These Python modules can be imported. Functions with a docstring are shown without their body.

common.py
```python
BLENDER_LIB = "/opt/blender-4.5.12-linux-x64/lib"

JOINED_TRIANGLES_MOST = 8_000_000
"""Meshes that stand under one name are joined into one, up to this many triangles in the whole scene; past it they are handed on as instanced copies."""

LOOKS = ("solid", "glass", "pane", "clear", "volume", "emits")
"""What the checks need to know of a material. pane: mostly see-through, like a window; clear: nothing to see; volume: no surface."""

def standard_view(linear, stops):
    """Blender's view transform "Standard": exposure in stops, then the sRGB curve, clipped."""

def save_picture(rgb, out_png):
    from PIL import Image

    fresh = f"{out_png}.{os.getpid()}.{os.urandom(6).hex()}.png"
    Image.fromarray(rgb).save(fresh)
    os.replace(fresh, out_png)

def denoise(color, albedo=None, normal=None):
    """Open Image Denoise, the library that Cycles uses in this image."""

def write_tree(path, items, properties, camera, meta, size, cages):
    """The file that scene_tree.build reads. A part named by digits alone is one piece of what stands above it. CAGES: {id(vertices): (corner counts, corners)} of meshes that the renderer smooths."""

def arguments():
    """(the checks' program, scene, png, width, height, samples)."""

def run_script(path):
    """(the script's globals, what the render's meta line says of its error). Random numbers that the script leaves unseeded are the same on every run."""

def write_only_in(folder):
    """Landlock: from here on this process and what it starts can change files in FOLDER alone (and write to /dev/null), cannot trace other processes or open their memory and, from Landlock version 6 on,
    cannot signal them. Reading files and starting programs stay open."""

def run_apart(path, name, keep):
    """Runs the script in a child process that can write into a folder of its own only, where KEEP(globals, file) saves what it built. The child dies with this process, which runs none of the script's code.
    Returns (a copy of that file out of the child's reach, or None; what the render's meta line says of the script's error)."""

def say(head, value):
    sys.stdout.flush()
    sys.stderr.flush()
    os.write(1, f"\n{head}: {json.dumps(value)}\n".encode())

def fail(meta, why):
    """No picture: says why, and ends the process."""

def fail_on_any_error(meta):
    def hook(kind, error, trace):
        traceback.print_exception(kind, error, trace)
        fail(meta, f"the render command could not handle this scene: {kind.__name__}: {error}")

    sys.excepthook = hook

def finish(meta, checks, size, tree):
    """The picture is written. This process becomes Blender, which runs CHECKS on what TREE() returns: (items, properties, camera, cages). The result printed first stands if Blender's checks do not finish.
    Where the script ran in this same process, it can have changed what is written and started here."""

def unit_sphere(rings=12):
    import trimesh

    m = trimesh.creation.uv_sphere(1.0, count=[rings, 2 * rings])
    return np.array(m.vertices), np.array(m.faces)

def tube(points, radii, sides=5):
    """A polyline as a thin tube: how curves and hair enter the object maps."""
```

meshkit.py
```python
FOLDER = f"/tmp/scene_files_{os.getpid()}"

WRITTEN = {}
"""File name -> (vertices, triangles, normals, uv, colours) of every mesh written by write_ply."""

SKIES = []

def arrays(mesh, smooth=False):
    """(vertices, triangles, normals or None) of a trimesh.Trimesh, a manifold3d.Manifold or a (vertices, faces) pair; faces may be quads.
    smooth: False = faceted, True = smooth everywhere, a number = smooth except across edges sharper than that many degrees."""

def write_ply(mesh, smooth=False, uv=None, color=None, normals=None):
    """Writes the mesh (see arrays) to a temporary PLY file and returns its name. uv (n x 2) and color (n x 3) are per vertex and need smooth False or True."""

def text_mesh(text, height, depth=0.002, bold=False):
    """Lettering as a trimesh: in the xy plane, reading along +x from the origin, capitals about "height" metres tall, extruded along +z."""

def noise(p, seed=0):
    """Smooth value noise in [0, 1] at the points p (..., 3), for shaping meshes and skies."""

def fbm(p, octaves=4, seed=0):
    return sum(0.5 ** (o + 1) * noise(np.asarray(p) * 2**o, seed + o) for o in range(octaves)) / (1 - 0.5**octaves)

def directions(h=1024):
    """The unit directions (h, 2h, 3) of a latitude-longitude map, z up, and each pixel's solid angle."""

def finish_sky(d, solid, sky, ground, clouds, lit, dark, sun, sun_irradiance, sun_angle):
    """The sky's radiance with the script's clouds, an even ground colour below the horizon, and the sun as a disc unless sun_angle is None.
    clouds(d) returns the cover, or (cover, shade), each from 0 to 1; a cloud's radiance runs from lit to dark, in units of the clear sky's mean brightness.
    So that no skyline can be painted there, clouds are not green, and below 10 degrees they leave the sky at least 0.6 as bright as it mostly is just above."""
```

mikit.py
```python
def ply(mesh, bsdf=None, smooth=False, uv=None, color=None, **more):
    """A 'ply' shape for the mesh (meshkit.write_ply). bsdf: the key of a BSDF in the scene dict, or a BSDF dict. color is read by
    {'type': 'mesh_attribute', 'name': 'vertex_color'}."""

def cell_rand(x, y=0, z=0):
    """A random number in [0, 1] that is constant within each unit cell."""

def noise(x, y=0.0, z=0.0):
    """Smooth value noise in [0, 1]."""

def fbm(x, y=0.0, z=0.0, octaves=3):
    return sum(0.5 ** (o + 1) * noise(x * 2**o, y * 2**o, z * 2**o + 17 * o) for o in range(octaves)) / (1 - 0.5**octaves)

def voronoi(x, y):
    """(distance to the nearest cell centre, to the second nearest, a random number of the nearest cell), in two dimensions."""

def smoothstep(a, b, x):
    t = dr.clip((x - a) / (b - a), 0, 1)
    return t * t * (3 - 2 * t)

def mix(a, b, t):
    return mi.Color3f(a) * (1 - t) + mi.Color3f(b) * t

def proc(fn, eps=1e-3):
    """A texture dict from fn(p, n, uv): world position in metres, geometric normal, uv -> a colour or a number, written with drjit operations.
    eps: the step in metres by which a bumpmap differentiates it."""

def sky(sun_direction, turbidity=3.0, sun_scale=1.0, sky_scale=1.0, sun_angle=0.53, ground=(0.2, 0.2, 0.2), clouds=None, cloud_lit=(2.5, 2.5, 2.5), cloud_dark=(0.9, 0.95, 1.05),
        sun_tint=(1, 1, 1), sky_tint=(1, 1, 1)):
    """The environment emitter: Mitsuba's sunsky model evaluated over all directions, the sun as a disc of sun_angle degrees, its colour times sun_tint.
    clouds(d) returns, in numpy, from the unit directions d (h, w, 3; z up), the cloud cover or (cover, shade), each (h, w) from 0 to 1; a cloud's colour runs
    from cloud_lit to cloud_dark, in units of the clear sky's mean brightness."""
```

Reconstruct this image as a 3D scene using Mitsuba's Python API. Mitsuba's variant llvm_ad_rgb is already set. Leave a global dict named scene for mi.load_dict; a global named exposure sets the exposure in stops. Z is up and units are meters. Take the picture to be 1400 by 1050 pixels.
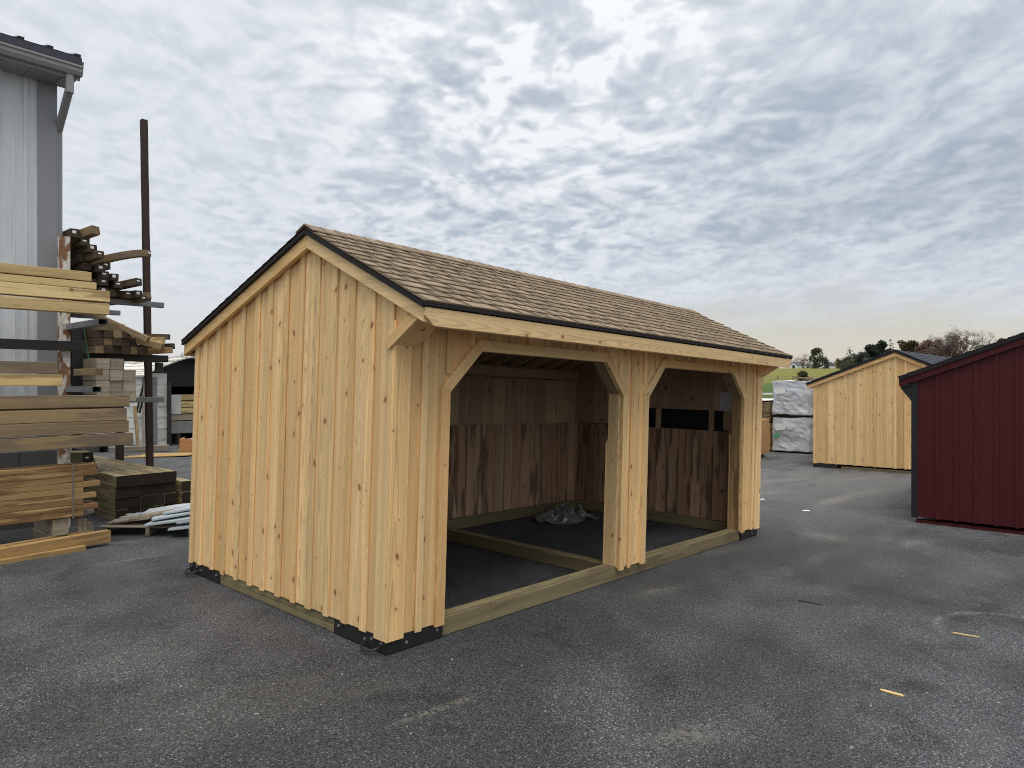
import math, random
import numpy as np, trimesh, drjit as dr, mitsuba as mi, mikit, meshkit
from shapely.geometry import Polygon, box as sbox
from shapely.ops import unary_union
from mikit import noise, fbm, voronoi, cell_rand, smoothstep, mix, proc

T = mi.ScalarTransform4f
scene, labels = {}, {}
rng = random.Random(7)

# ------------------------------------------------------------------ camera, sky, exposure
exposure = 1.54
CAM_Z = 1.8472
scene['camera'] = {'type': 'perspective', 'fov': 71.94, 'fov_axis': 'x', 'near_clip': 0.05, 'far_clip': 3000.0,
                   'to_world': T().look_at(origin=[0, 0, CAM_Z], target=[0, 10, CAM_Z], up=[0, 0, 1])}


def clouds(d):
    x, y, z = d[..., 0], d[..., 1], d[..., 2]
    el = np.degrees(np.arcsin(np.clip(z, -1, 1)))
    az = np.degrees(np.arctan2(x, y))
    w = 1.0 / (np.maximum(z, 0) + 0.09)
    qx, qy = x * w, y * w
    a = math.radians(-4)                                  # the rows run away from the viewer
    u, v = qx * math.sin(a) + qy * math.cos(a), qx * math.cos(a) - qy * math.sin(a)
    f = lambda p, q, s, o, k: meshkit.fbm(np.stack([p, q, np.full_like(p, s)], -1), o, seed=k)
    ss = lambda lo, hi, t: (lambda m: m * m * (3 - 2 * m))(np.clip((t - lo) / (hi - lo), 0, 1))
    wx, wy = f(qx * 3, qy * 3, 3.1, 3, 1) - .5, f(qx * 3, qy * 3, 9.7, 3, 2) - .5
    clump = f(qx * 10.0 + wx * 2.2, qy * 8.6 + wy * 2.2, 8.6, 5, 3)
    fine = f(qx * 24 + wx * 6, qy * 21 + wy * 6, 4.4, 4, 5)
    rows = f(u * 4.2 + wx * 1.6, v * 11 + wy * 2.2, 5.3, 4, 11)
    broad = f(qx * 1.1, qy * 1.0, 2.2, 3, 21)
    veil = f(u * 1.0 + wx * .6, v * 2.2 + wy * .6, 7.2, 4, 31)
    right = ss(-2, 24, az - .35 * (el - 15)) * (1 - ss(70, 120, az))
    low = np.clip((el - 2.5) / 8, .08, 1)
    dark = ss(.445, .63, .76 * clump + .24 * fine)
    streak = ss(.36, .62, .66 * rows + .34 * (.6 * clump + .4 * fine))
    left = ss(-4, -26, az)
    d_ = (1 - right) * dark * (.50 + .55 * ss(.36, .58, broad)) * (1 - .55 * left) + right * (.25 * dark + .72 * streak)
    band = np.exp(-((el - 15) / 7.0) ** 2)
    shade = .17 + low * (.42 * d_ + .26 * (veil - .47) * (1 - .5 * left) + .30 * (fine - .5)) + .20 * right * band
    core = np.exp(-((az - 3) / 16) ** 2 - ((el - 25) / 11) ** 2)   # thin cloud in front of the sun
    shade = shade - core * (.60 * ss(.50, .38, .7 * clump + .3 * fine) - .12 * dark)
    # an overcast sky grows brighter towards the zenith
    bright = (2.06 - 1.18 * np.clip(shade, -.14, 1)) * (1 + 1.0 * ss(20, 75, el))
    shade = (3.8 - bright) / (3.8 - .80)
    cover = 1 - .72 * ss(8.0, 3.0, el + 6 * (veil - .5)) * (.45 + .55 * right) - .12 * right * band * ss(.42, .6, veil)
    return np.clip(cover, 0, 1), np.clip(shade, 0, 1)


scene['sky'] = mikit.sky([0.08, -0.80, 1.55], turbidity=4.0, sun_scale=0.335, sky_scale=1.0, sun_angle=30, ground=(0.10, 0.10, 0.10),
                         clouds=clouds, cloud_lit=(4.42, 4.32, 4.18), cloud_dark=(0.74, 0.97, 1.28), sky_tint=(1.96, 1.30, 0.76), sun_tint=(0.86, 0.98, 1.14))





# ------------------------------------------------------------------ frames: the shed stands square on the sloping yard
def frame(ex, ey, ez, o):
    m = np.eye(4)
    m[:3, 0], m[:3, 1], m[:3, 2], m[:3, 3] = ex, ey, ez, o
    return m


SHED_O = np.array([-0.872, 4.905, -0.036])
MS = frame([.6657, .7457, -.0273], [-.7457, .6662, .0122], [.0273, .0123, .9996], SHED_O)
_n = math.hypot(.6657, .7457)
MY = frame([.6657 / _n, .7457 / _n, 0], [-.7457 / _n, .6657 / _n, 0], [0, 0, 1], SHED_O)      # the same axes, level
MW = np.eye(4)


def yard(x, y, z=0.0):
    return MY[:3, :3] @ np.array([x, y, z], float) + MY[:3, 3]


def gz(x, y):
    """Height of the asphalt: it falls to the right and away, flattening out."""
    x, y = np.asarray(x, float), np.asarray(y, float)
    fx = np.where(x < 4, x, np.where(x < 8, x - (x - 4) ** 2 / 8 * .85, 8 - 1.7 + .15 * (x - 8)))
    fx = np.where(x < -12, -12, fx)
    gy = np.where(y < 15, y, np.where(y < 30, y - (y - 15) ** 2 / 30, 22.5))
    return -(.0273 * fx + .0123 * gy)


def ground_yard(x, y):
    p = yard(x, y)
    return float(gz(p[0], p[1])) - SHED_O[2]


# ------------------------------------------------------------------ materials
def rgb(*c):
    return {'type': 'rgb', 'value': list(c)}


def flat_mat(name, c, rough=.6, metal=0.0, spec=.4):
    scene[name] = {'type': 'twosided', 'bsdf': {'type': 'principled', 'base_color': rgb(*c), 'roughness': rough, 'metallic': metal, 'specular': spec}}


def proc_mat(name, fn, rough=.7, metal=0.0, spec=.3, bump=None, eps=.001):
    b = {'type': 'principled', 'base_color': proc(fn), 'roughness': rough, 'metallic': metal, 'specular': spec}
    if bump is not None:
        b = {'type': 'bumpmap', 'arbitrary': proc(bump, eps), 'scale': 1.0, 'bsdf': b}
    scene[name] = {'type': 'twosided', 'bsdf': b}


def wood_fn(light, mid, third, knot=(.19, .088, .035), kd=.95, streak=.16, broad=.22, stain=None, stain_at=.6, pins=.5, end=None, tone=1.0, ring=150.0, nails=False):
    """uv: u runs along the grain in metres plus 40 for each board, v across it; v above 15 marks end grain."""
    end = end or tuple(.72 * c for c in mid)

    def fn(p, n, uv):
        k = dr.floor(uv.x / 40.0)
        u, v = uv.x - 40.0 * k, uv.y
        isend = v > 15.0
        r1, r2, r3 = cell_rand(k, 1), cell_rand(k, 2), cell_rand(k, 3)
        ku = u / .46 + r1 * 9
        kc = dr.floor(ku)
        cu, cv = kc + .25 + .5 * cell_rand(k, kc, 5), (cell_rand(k, kc, 6) - .5) * .19
        rad = .0055 + .0105 * dr.square(cell_rand(k, kc, 7))
        has = dr.select(cell_rand(k, kc, 8) < kd * (.4 + 1.2 * r3), 1.0, 0.0)
        du, dv = (ku - cu) * .46, v - cv
        tilt = (cell_rand(k, kc, 9) - .5) * .8
        dist = dr.sqrt(dr.square(du * .74 + dv * tilt) + dr.square(dv)) / rad
        kn = has * (1 - smoothstep(.75, 1.15, dist))
        rim = has * dr.exp(-dr.square((dist - 1.05) * 3.2))
        halo = has * dr.exp(-dist * .55)
        pu = u / .14 + r2 * 5
        pc = dr.floor(pu)
        pd = dr.sqrt(dr.square((pu - pc - .3 - .4 * cell_rand(k, pc, 15)) * .14 * .6) + dr.square(v - (cell_rand(k, pc, 16) - .5) * .2)) / (.002 + .0035 * cell_rand(k, pc, 17))
        pin = dr.select(cell_rand(k, pc, 18) < pins * r3, 1.0, 0.0) * (1 - smoothstep(.7, 1.2, pd))
        vw = v + halo * rad * 1.4 * dr.sign(dv) + .010 * (noise(u * 1.6, k * 1.7) - .5) + .004 * noise(u * 9, v * 20, k)
        dd = dr.sqrt(dr.square(vw - (r2 - .5) * .26) + dr.square(.015 + .10 * noise(u * .45, k * 3.1)))
        t = dd * ring
        t = t - dr.floor(t)
        late = smoothstep(.35, .85, t) * (1 - smoothstep(.90, 1.0, t))
        fine = noise(u * 3.0, vw * 380, k)
        wide = noise(u * .55, vw * 26, k + 50) * .6 + noise(u * 1.5, vw * 70, k + 90) * .4
        c = mix(mix(light, mid, smoothstep(.2, .9, r1 * .75 + .35 * noise(u * .3, v * 9, k + 7))), third, smoothstep(.55, 1.0, r2) * .8)
        c = c * (tone * (.87 + .23 * r3)) * (1 - streak * late - .10 * (fine - .5) - broad * (wide - .5))
        c = mix(c, mi.Color3f(knot) * 2.4, .55 * halo)
        c = mix(c, knot, dr.clip(.80 * kn + .35 * rim + .85 * pin, 0, .92))
        if stain is not None:
            s = fbm(u * 2.1 + r1 * 30, v * 17 + r2 * 9, k, 4) + .22 * (r3 - .5)
            c = mix(c, stain, .85 * smoothstep(stain_at - .10, stain_at + .12, s))
        if nails:
            nu = u / .60 + r1 * 3
            nd = dr.sqrt(dr.square((nu - dr.floor(nu) - .5) * .60 - .006 * dr.sign(v)) + dr.square(dr.abs(v) - .018 - .03 * r2)) / .0036
            c = c * (1 - .6 * (1 - smoothstep(.7, 1.3, nd)))
        rr = dr.sqrt(dr.square(v - 20.0 - (r1 - .5) * .1) + dr.square(u - (r2 - .5) * .12)) * 190
        e = mi.Color3f(end) * (.85 + .30 * noise(rr) - .25 * noise(u * 40, v * 40, k)) * (.75 + .5 * r3)
        return dr.select(isend, e, c)
    return fn


proc_mat('pine', wood_fn((.87, .62, .318), (.82, .54, .244), (.77, .47, .20), knot=(.25, .12, .05), streak=.24, broad=.34, pins=.5, nails=True), rough=.62)
proc_mat('pine_shaded', wood_fn((.56, .41, .265), (.48, .345, .22), (.43, .30, .195), knot=(.03, .018, .010), kd=1.3, pins=1.2, broad=.35), rough=.75)  # same pine as outside, base colour lowered to carry the shade of the stalls
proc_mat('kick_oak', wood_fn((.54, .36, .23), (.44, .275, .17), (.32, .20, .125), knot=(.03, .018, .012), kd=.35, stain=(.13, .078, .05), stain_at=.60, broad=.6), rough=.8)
proc_mat('treated', wood_fn((.255, .215, .120), (.205, .165, .088), (.17, .13, .07), knot=(.07, .04, .02), kd=.8, streak=.45, broad=.6, ring=85, stain=(.13, .10, .06), stain_at=.66), rough=.8)
proc_mat('lumber_yellow', wood_fn((.72, .56, .275), (.64, .47, .21), (.58, .42, .20), knot=(.12, .07, .03), kd=.55, streak=.25, broad=.35, ring=100, stain=(.30, .21, .10), stain_at=.66), rough=.75)
proc_mat('lumber_brown', wood_fn((.34, .25, .135), (.28, .20, .11), (.25, .19, .13), knot=(.06, .03, .015), kd=.75, streak=.32, broad=.35, ring=90, stain=(.17, .13, .10), stain_at=.62), rough=.8)
proc_mat('lumber_stained', wood_fn((.42, .29, .135), (.34, .215, .095), (.28, .16, .07), knot=(.10, .045, .02), kd=.5, streak=.3, broad=.7, ring=70, stain=(.155, .08, .038), stain_at=.52), rough=.8)
proc_mat('lumber_gold', wood_fn((.46, .31, .135), (.40, .26, .105), (.38, .24, .10), knot=(.14, .075, .03), kd=.6, streak=.18, broad=.4, stain=(.24, .15, .07), stain_at=.68), rough=.75)
proc_mat('lumber_dark', wood_fn((.125, .088, .055), (.10, .070, .044), (.085, .062, .042), knot=(.03, .02, .015), kd=.5, streak=.3, broad=.5, ring=80, end=(.060, .044, .030), stain=(.15, .12, .07), stain_at=.66), rough=.8)
proc_mat('lumber_wet', wood_fn((.36, .30, .17), (.30, .24, .13), (.26, .22, .13), knot=(.05, .03, .02), kd=.5, streak=.3, broad=.5, ring=80, end=(.030, .022, .015), stain=(.14, .11, .065), stain_at=.55), rough=.8)
proc_mat('lumber_grey', wood_fn((.36, .31, .24), (.30, .25, .19), (.27, .24, .20), knot=(.05, .03, .02), kd=.5, streak=.3, broad=.5, ring=80, end=(.33, .285, .22)), rough=.85)


def paint_red(p, n, uv):
    k = dr.floor(uv.x / 40.0)
    u, v = uv.x - 40.0 * k, uv.y
    return mi.Color3f(.068, .0100, .0125) * (.88 + .24 * cell_rand(k, 3) * .6 + .22 * fbm(u * 1.3, v * 30, k) - .10 * noise(u * 4, v * 300, k))


proc_mat('red_paint', paint_red, rough=.5, spec=.25)


def shingle_fn(base, var):
    def fn(p, n, uv):
        k = dr.floor(uv.x / 40.0)
        u, v = uv.x - 40.0 * k, uv.y
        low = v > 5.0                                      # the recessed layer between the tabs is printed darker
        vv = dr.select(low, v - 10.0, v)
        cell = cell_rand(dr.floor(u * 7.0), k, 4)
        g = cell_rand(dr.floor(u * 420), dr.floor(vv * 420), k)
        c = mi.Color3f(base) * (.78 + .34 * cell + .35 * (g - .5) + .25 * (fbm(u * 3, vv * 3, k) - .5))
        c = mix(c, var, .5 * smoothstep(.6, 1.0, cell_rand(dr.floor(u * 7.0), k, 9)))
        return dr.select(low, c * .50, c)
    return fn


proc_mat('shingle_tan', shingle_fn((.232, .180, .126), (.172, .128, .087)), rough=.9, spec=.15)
proc_mat('shingle_black', shingle_fn((.075, .085, .10), (.05, .055, .065)), rough=.9, spec=.2)


def asphalt_fn(p, n, uv):
    x, y = p.x, p.y
    big = fbm(x * .35 + 3, y * .35, 0.0, 4)
    med = fbm(x * 1.7, y * 1.3 + 5, 2.0, 4)
    # the yard's long axis, along which tyre marks and dust lie
    a, b = x * .666 + y * .746, -x * .746 + y * .666
    drag = fbm(a * .7, b * 4.5, 4.0, 3)
    f1, f2, w1 = voronoi(x * 125, y * 125)
    g1, g2, w2 = voronoi(x * 46 + 11, y * 46)
    stone = mi.Color3f(.050, .0518, .0565) * (.30 + 1.3 * w1)
    pale = dr.select(w1 > .90, 1.0, 0.0) * (1 - smoothstep(.25, .5, f1))
    chip = dr.select(w2 > .90, 1.0, 0.0) * (1 - smoothstep(.10 + .12 * cell_rand(dr.floor(x * 46 + 11), dr.floor(y * 46)), .30, g1))
    wear = smoothstep(.42, .68, med * .55 + big * .45)
    c = stone * (.88 + .50 * wear) * (.88 + .24 * drag)
    c = mix(c, mi.Color3f(.33, .33, .325) * (.6 + .8 * noise(x * 40, y * 40)), .60 * pale * (.35 + .65 * wear))
    c = mix(c, mi.Color3f(.40, .395, .385), .70 * chip * (.45 + .55 * wear))
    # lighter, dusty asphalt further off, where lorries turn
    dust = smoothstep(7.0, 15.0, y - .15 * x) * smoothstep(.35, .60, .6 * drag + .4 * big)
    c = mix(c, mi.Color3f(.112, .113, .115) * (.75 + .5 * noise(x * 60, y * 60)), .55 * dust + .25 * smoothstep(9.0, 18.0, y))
    # sawdust dragged in patches
    saw = smoothstep(.60, .74, fbm(a * .55 + 4, b * 1.6 + 1, 8.0, 4)) * (.3 + .7 * smoothstep(.40, .62, noise(x * 60, y * 60) * .5 + noise(x * 130, y * 130) * .5))
    saw = saw * smoothstep(.45, .60, fbm(x * .22 + 2.7, y * .22, 3.0, 2))
    c = mix(c, (.27, .245, .18), .08 * saw)

    def patch(cx, cy, ang, lx, ly):
        ca, sa = math.cos(ang), math.sin(ang)
        qx, qy = (x - cx) * ca + (y - cy) * sa, -(x - cx) * sa + (y - cy) * ca
        return dr.exp(-dr.square(qx / lx) - dr.square(qy / ly))

    grit = smoothstep(.30, .62, noise(x * 45, y * 45) * .6 + noise(x * 110, y * 110) * .4)
    marks = (patch(-.43, 4.09, .75, .24, .030) + .6 * patch(.95, 3.85, .3, .25, .10) + patch(5.9, 13.0, .85, .9, .16) + .8 * patch(7.2, 14.2, .75, 1.4, .20)
             + .7 * patch(4.3, 9.6, .1, .30, .30) + .6 * patch(5.3, 9.3, .5, .5, .12) + .8 * patch(-4.0, 7.3, .85, .45, .035) + .8 * patch(-4.55, 8.1, .3, .22, .06)
             + .55 * patch(1.4, 6.7, .6, .35, .1) + .5 * patch(8.2, 16.6, .5, 2.0, .25) + .5 * patch(2.6, 8.6, .7, .6, .12)
             + .8 * patch(4.9, 13.9, .4, .9, .13) + .7 * patch(6.4, 16.2, .5, 1.4, .18) + .5 * patch(3.6, 8.3, .9, .5, .08) + .5 * patch(6.1, 8.0, .3, .8, .10) + .5 * patch(.3, 3.3, .4, .35, .06))
    c = mix(c, (.28, .26, .20), dr.clip(.52 * marks * grit, 0, .6))
    # pale scrape arcs where a trailer was swung round
    ring_d = dr.sqrt(dr.square(x - 4.15) + dr.square(y - 5.62)) - .66
    up = smoothstep(-.35, .25, y - 5.62 + .25 * (x - 4.15))
    arc = .6 * dr.exp(-dr.square(ring_d / .035)) * up + .7 * dr.exp(-dr.square((b + 2.62 + .25 * (a - 6.0)) / .05)) * smoothstep(4.6, 5.2, a) * (1 - smoothstep(6.3, 7.2, a))
    c = mix(c, (.30, .295, .28), dr.clip(.6 * arc * grit, 0, .7))
    # hairline cracks and a paving joint
    wob = .10 * (noise(x * 1.6, y * 1.6) - .5) + .03 * (noise(x * 9, y * 9) - .5)
    j1 = dr.abs(b + 2.05 + .06 * a + wob) / (.010 + .0012 * y)
    j2 = dr.abs(a - 8.3 + .25 * b + 1.5 * wob) / (.010 + .0012 * y)
    j3 = dr.abs(b - 3.55 - .10 * a + 1.6 * wob) / .010
    seam = dr.exp(-dr.square(j1)) * smoothstep(7.2, 8.2, a) * (1 - smoothstep(13.5, 15.0, a)) + .8 * dr.exp(-dr.square(j2)) * smoothstep(-8.0, -6.0, b) * (1 - smoothstep(-2.6, -2.2, b)) + .8 * dr.exp(-dr.square(j3)) * (1 - smoothstep(-.4, .6, a))
    c = c * (1 - .6 * dr.clip(seam, 0, 1) * (.4 + .6 * noise(x * 12, y * 12)))
    # darker oily spots
    oil = smoothstep(.70, .80, fbm(x * 2.6 + 9, y * 2.6, 1.0, 2))
    return c * (1 - .28 * oil)


def asphalt_bump(p, n, uv):
    f1, f2, w1 = voronoi(p.x * 105, p.y * 105)
    return .0016 * w1 * (1 - f1)


scene['asphalt_mat'] = {'type': 'bumpmap', 'arbitrary': proc(asphalt_bump, .002), 'scale': 1.0,
                        'bsdf': {'type': 'principled', 'base_color': proc(asphalt_fn), 'roughness': .75, 'specular': .35}}


def grass_fn(p, n, uv):
    x, y = p.x, p.y
    low = mix((.050, .078, .026), (.070, .100, .034), fbm(x * .08, y * .08, 0, 4))
    high = mix((.148, .138, .044), (.115, .120, .038), fbm(x * .035 + 5, y * .05, 0, 4))
    c = mix(low, high, smoothstep(118.0, 127.0, y + 8 * (noise(x * .08) - .5)))
    return c * (.82 + .36 * fbm(x * .9, y * .25, 1.0, 3))


proc_mat('grass_mat', grass_fn, rough=.95, spec=.1)


def steel_wall_fn(p, n, uv):
    s = fbm(p.x * 5, p.y * 5, p.z * .35, 3)
    return mi.Color3f(.60, .63, .665) * (.84 + .30 * s) * (1 - .10 * smoothstep(.55, .8, noise(p.x * 18, p.y * 18, p.z * .8)))


proc_mat('steel_wall', steel_wall_fn, rough=.45, spec=.5)


def rust_post_fn(p, n, uv):
    s = fbm(p.x * 14, p.y * 14, p.z * 6, 4)
    return mix((.58, .55, .50), (.22, .115, .065), smoothstep(.46, .58, s)) * (.8 + .4 * noise(p.x * 60, p.y * 60, p.z * 30))


proc_mat('peeling_paint', rust_post_fn, rough=.8)


def rust_fn(p, n, uv):
    return mix((.040, .027, .028), (.066, .040, .034), fbm(p.x * 8, p.y * 8, p.z * 3, 4))


proc_mat('rust_brown', rust_fn, rough=.8)


def galv_fn(p, n, uv):
    return mi.Color3f(.17, .175, .18) * (.7 + .6 * fbm(p.x * 9, p.y * 9, p.z * 9, 3))


proc_mat('grey_steel', galv_fn, rough=.5, spec=.5)


def wrap_fn(p, n, uv):
    s = fbm(p.x * 2.2, p.y * 2.2, p.z * 3.5, 4)
    return mix((.44, .465, .50), (.56, .585, .62), s)


def wrap_bump(p, n, uv):
    q = fbm(p.x * 3.0 + p.z * 1.5, p.y * 3.0 - p.z * 2.5, p.z * 4.5, 4)
    r = fbm(p.x * 9.0 + p.z * 6, p.y * 9.0, p.z * 9, 3)
    return .07 * dr.abs(q - .5) + .004 * r


proc_mat('silver_wrap', wrap_fn, rough=.38, spec=.6, bump=wrap_bump, eps=.01)
flat_mat('black_steel', (.018, .018, .019), rough=.42, spec=.5)
flat_mat('black_edge', (.014, .012, .014), rough=.6, spec=.3)
flat_mat('bolt_zinc', (.55, .55, .56), rough=.35, metal=.8)
flat_mat('gutter_grey', (.27, .275, .28), rough=.45)
flat_mat('trim_grey', (.25, .258, .275), rough=.45)
flat_mat('roof_violet', (.036, .033, .052), rough=.35, spec=.5)
flat_mat('white_paint', (.72, .72, .70), rough=.6)
flat_mat('black_paint_and_shade', (.016, .016, .018), rough=.5)  # paint on the trim, and the shade inside the canopy shed
flat_mat('tag_white', (.80, .80, .80), rough=.6)
flat_mat('green_strap', (.04, .15, .10), rough=.5)
flat_mat('label_green', (.08, .42, .24), rough=.5)
flat_mat('paper', (.74, .77, .84), rough=.7)
flat_mat('panel_tan', (.42, .255, .13), rough=.7)
flat_mat('box_orange', (.50, .23, .10), rough=.75)
flat_mat('bag_lilac', (.60, .50, .68), rough=.4)
flat_mat('shade_block', (.075, .078, .078), rough=.85)  # dark tone standing in for shadow on the lower steel wall
flat_mat('roof_grey', (.10, .105, .12), rough=.8)
flat_mat('house_white', (.66, .67, .68), rough=.7)
flat_mat('house_sage', (.30, .33, .31), rough=.7)
flat_mat('glass_dark', (.03, .035, .04), rough=.15, spec=.6)
flat_mat('bark', (.105, .085, .072), rough=.9)
flat_mat('bark_pale', (.20, .15, .115), rough=.9)
flat_mat('wire_grey', (.16, .15, .13), rough=.7)


def siding_old_fn(p, n, uv):
    s = fbm(p.x * 1.6, p.y * 1.6, p.z * 2.5, 4)
    return mix((.60, .60, .56), (.40, .40, .36), smoothstep(.4, .7, s))


proc_mat('old_white', siding_old_fn, rough=.75)


def slab_fn(p, n, uv):
    s = fbm(p.x * 3, p.y * 3, p.z * 3, 4)
    return mix((.44, .50, .55), (.30, .33, .36), smoothstep(.35, .75, s))


proc_mat('sheet_mat', slab_fn, rough=.35, spec=.5)


def leaf_fn(a, b):
    def fn(p, n, uv):
        return mix(a, b, noise(p.x * 1.1, p.y * 1.1, p.z * 1.1)) * (.75 + .5 * noise(p.x * 9, p.y * 9, p.z * 9))
    return fn


def leaf_mat(name, a, b):
    scene[name] = {'type': 'principledthin', 'base_color': proc(leaf_fn(a, b)), 'roughness': .7, 'diff_trans': .6, 'spec_trans': 0.0}


leaf_mat('leaf_dark', (.042, .058, .046), (.060, .080, .055))  # leaf tones lifted and greyed: distance haze put into the colour
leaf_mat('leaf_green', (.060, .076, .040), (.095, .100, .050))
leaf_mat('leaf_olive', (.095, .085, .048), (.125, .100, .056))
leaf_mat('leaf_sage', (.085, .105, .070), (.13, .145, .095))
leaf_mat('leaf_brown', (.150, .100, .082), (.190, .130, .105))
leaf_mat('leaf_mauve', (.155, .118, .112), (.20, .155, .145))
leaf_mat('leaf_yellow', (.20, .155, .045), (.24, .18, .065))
scene['clear_plastic'] = {'type': 'twosided', 'bsdf': {'type': 'principled', 'base_color': rgb(.16, .165, .17), 'roughness': .14, 'specular': .9, 'clearcoat': .6}}

# ------------------------------------------------------------------ mesh helpers
BOARD = [0]


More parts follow.
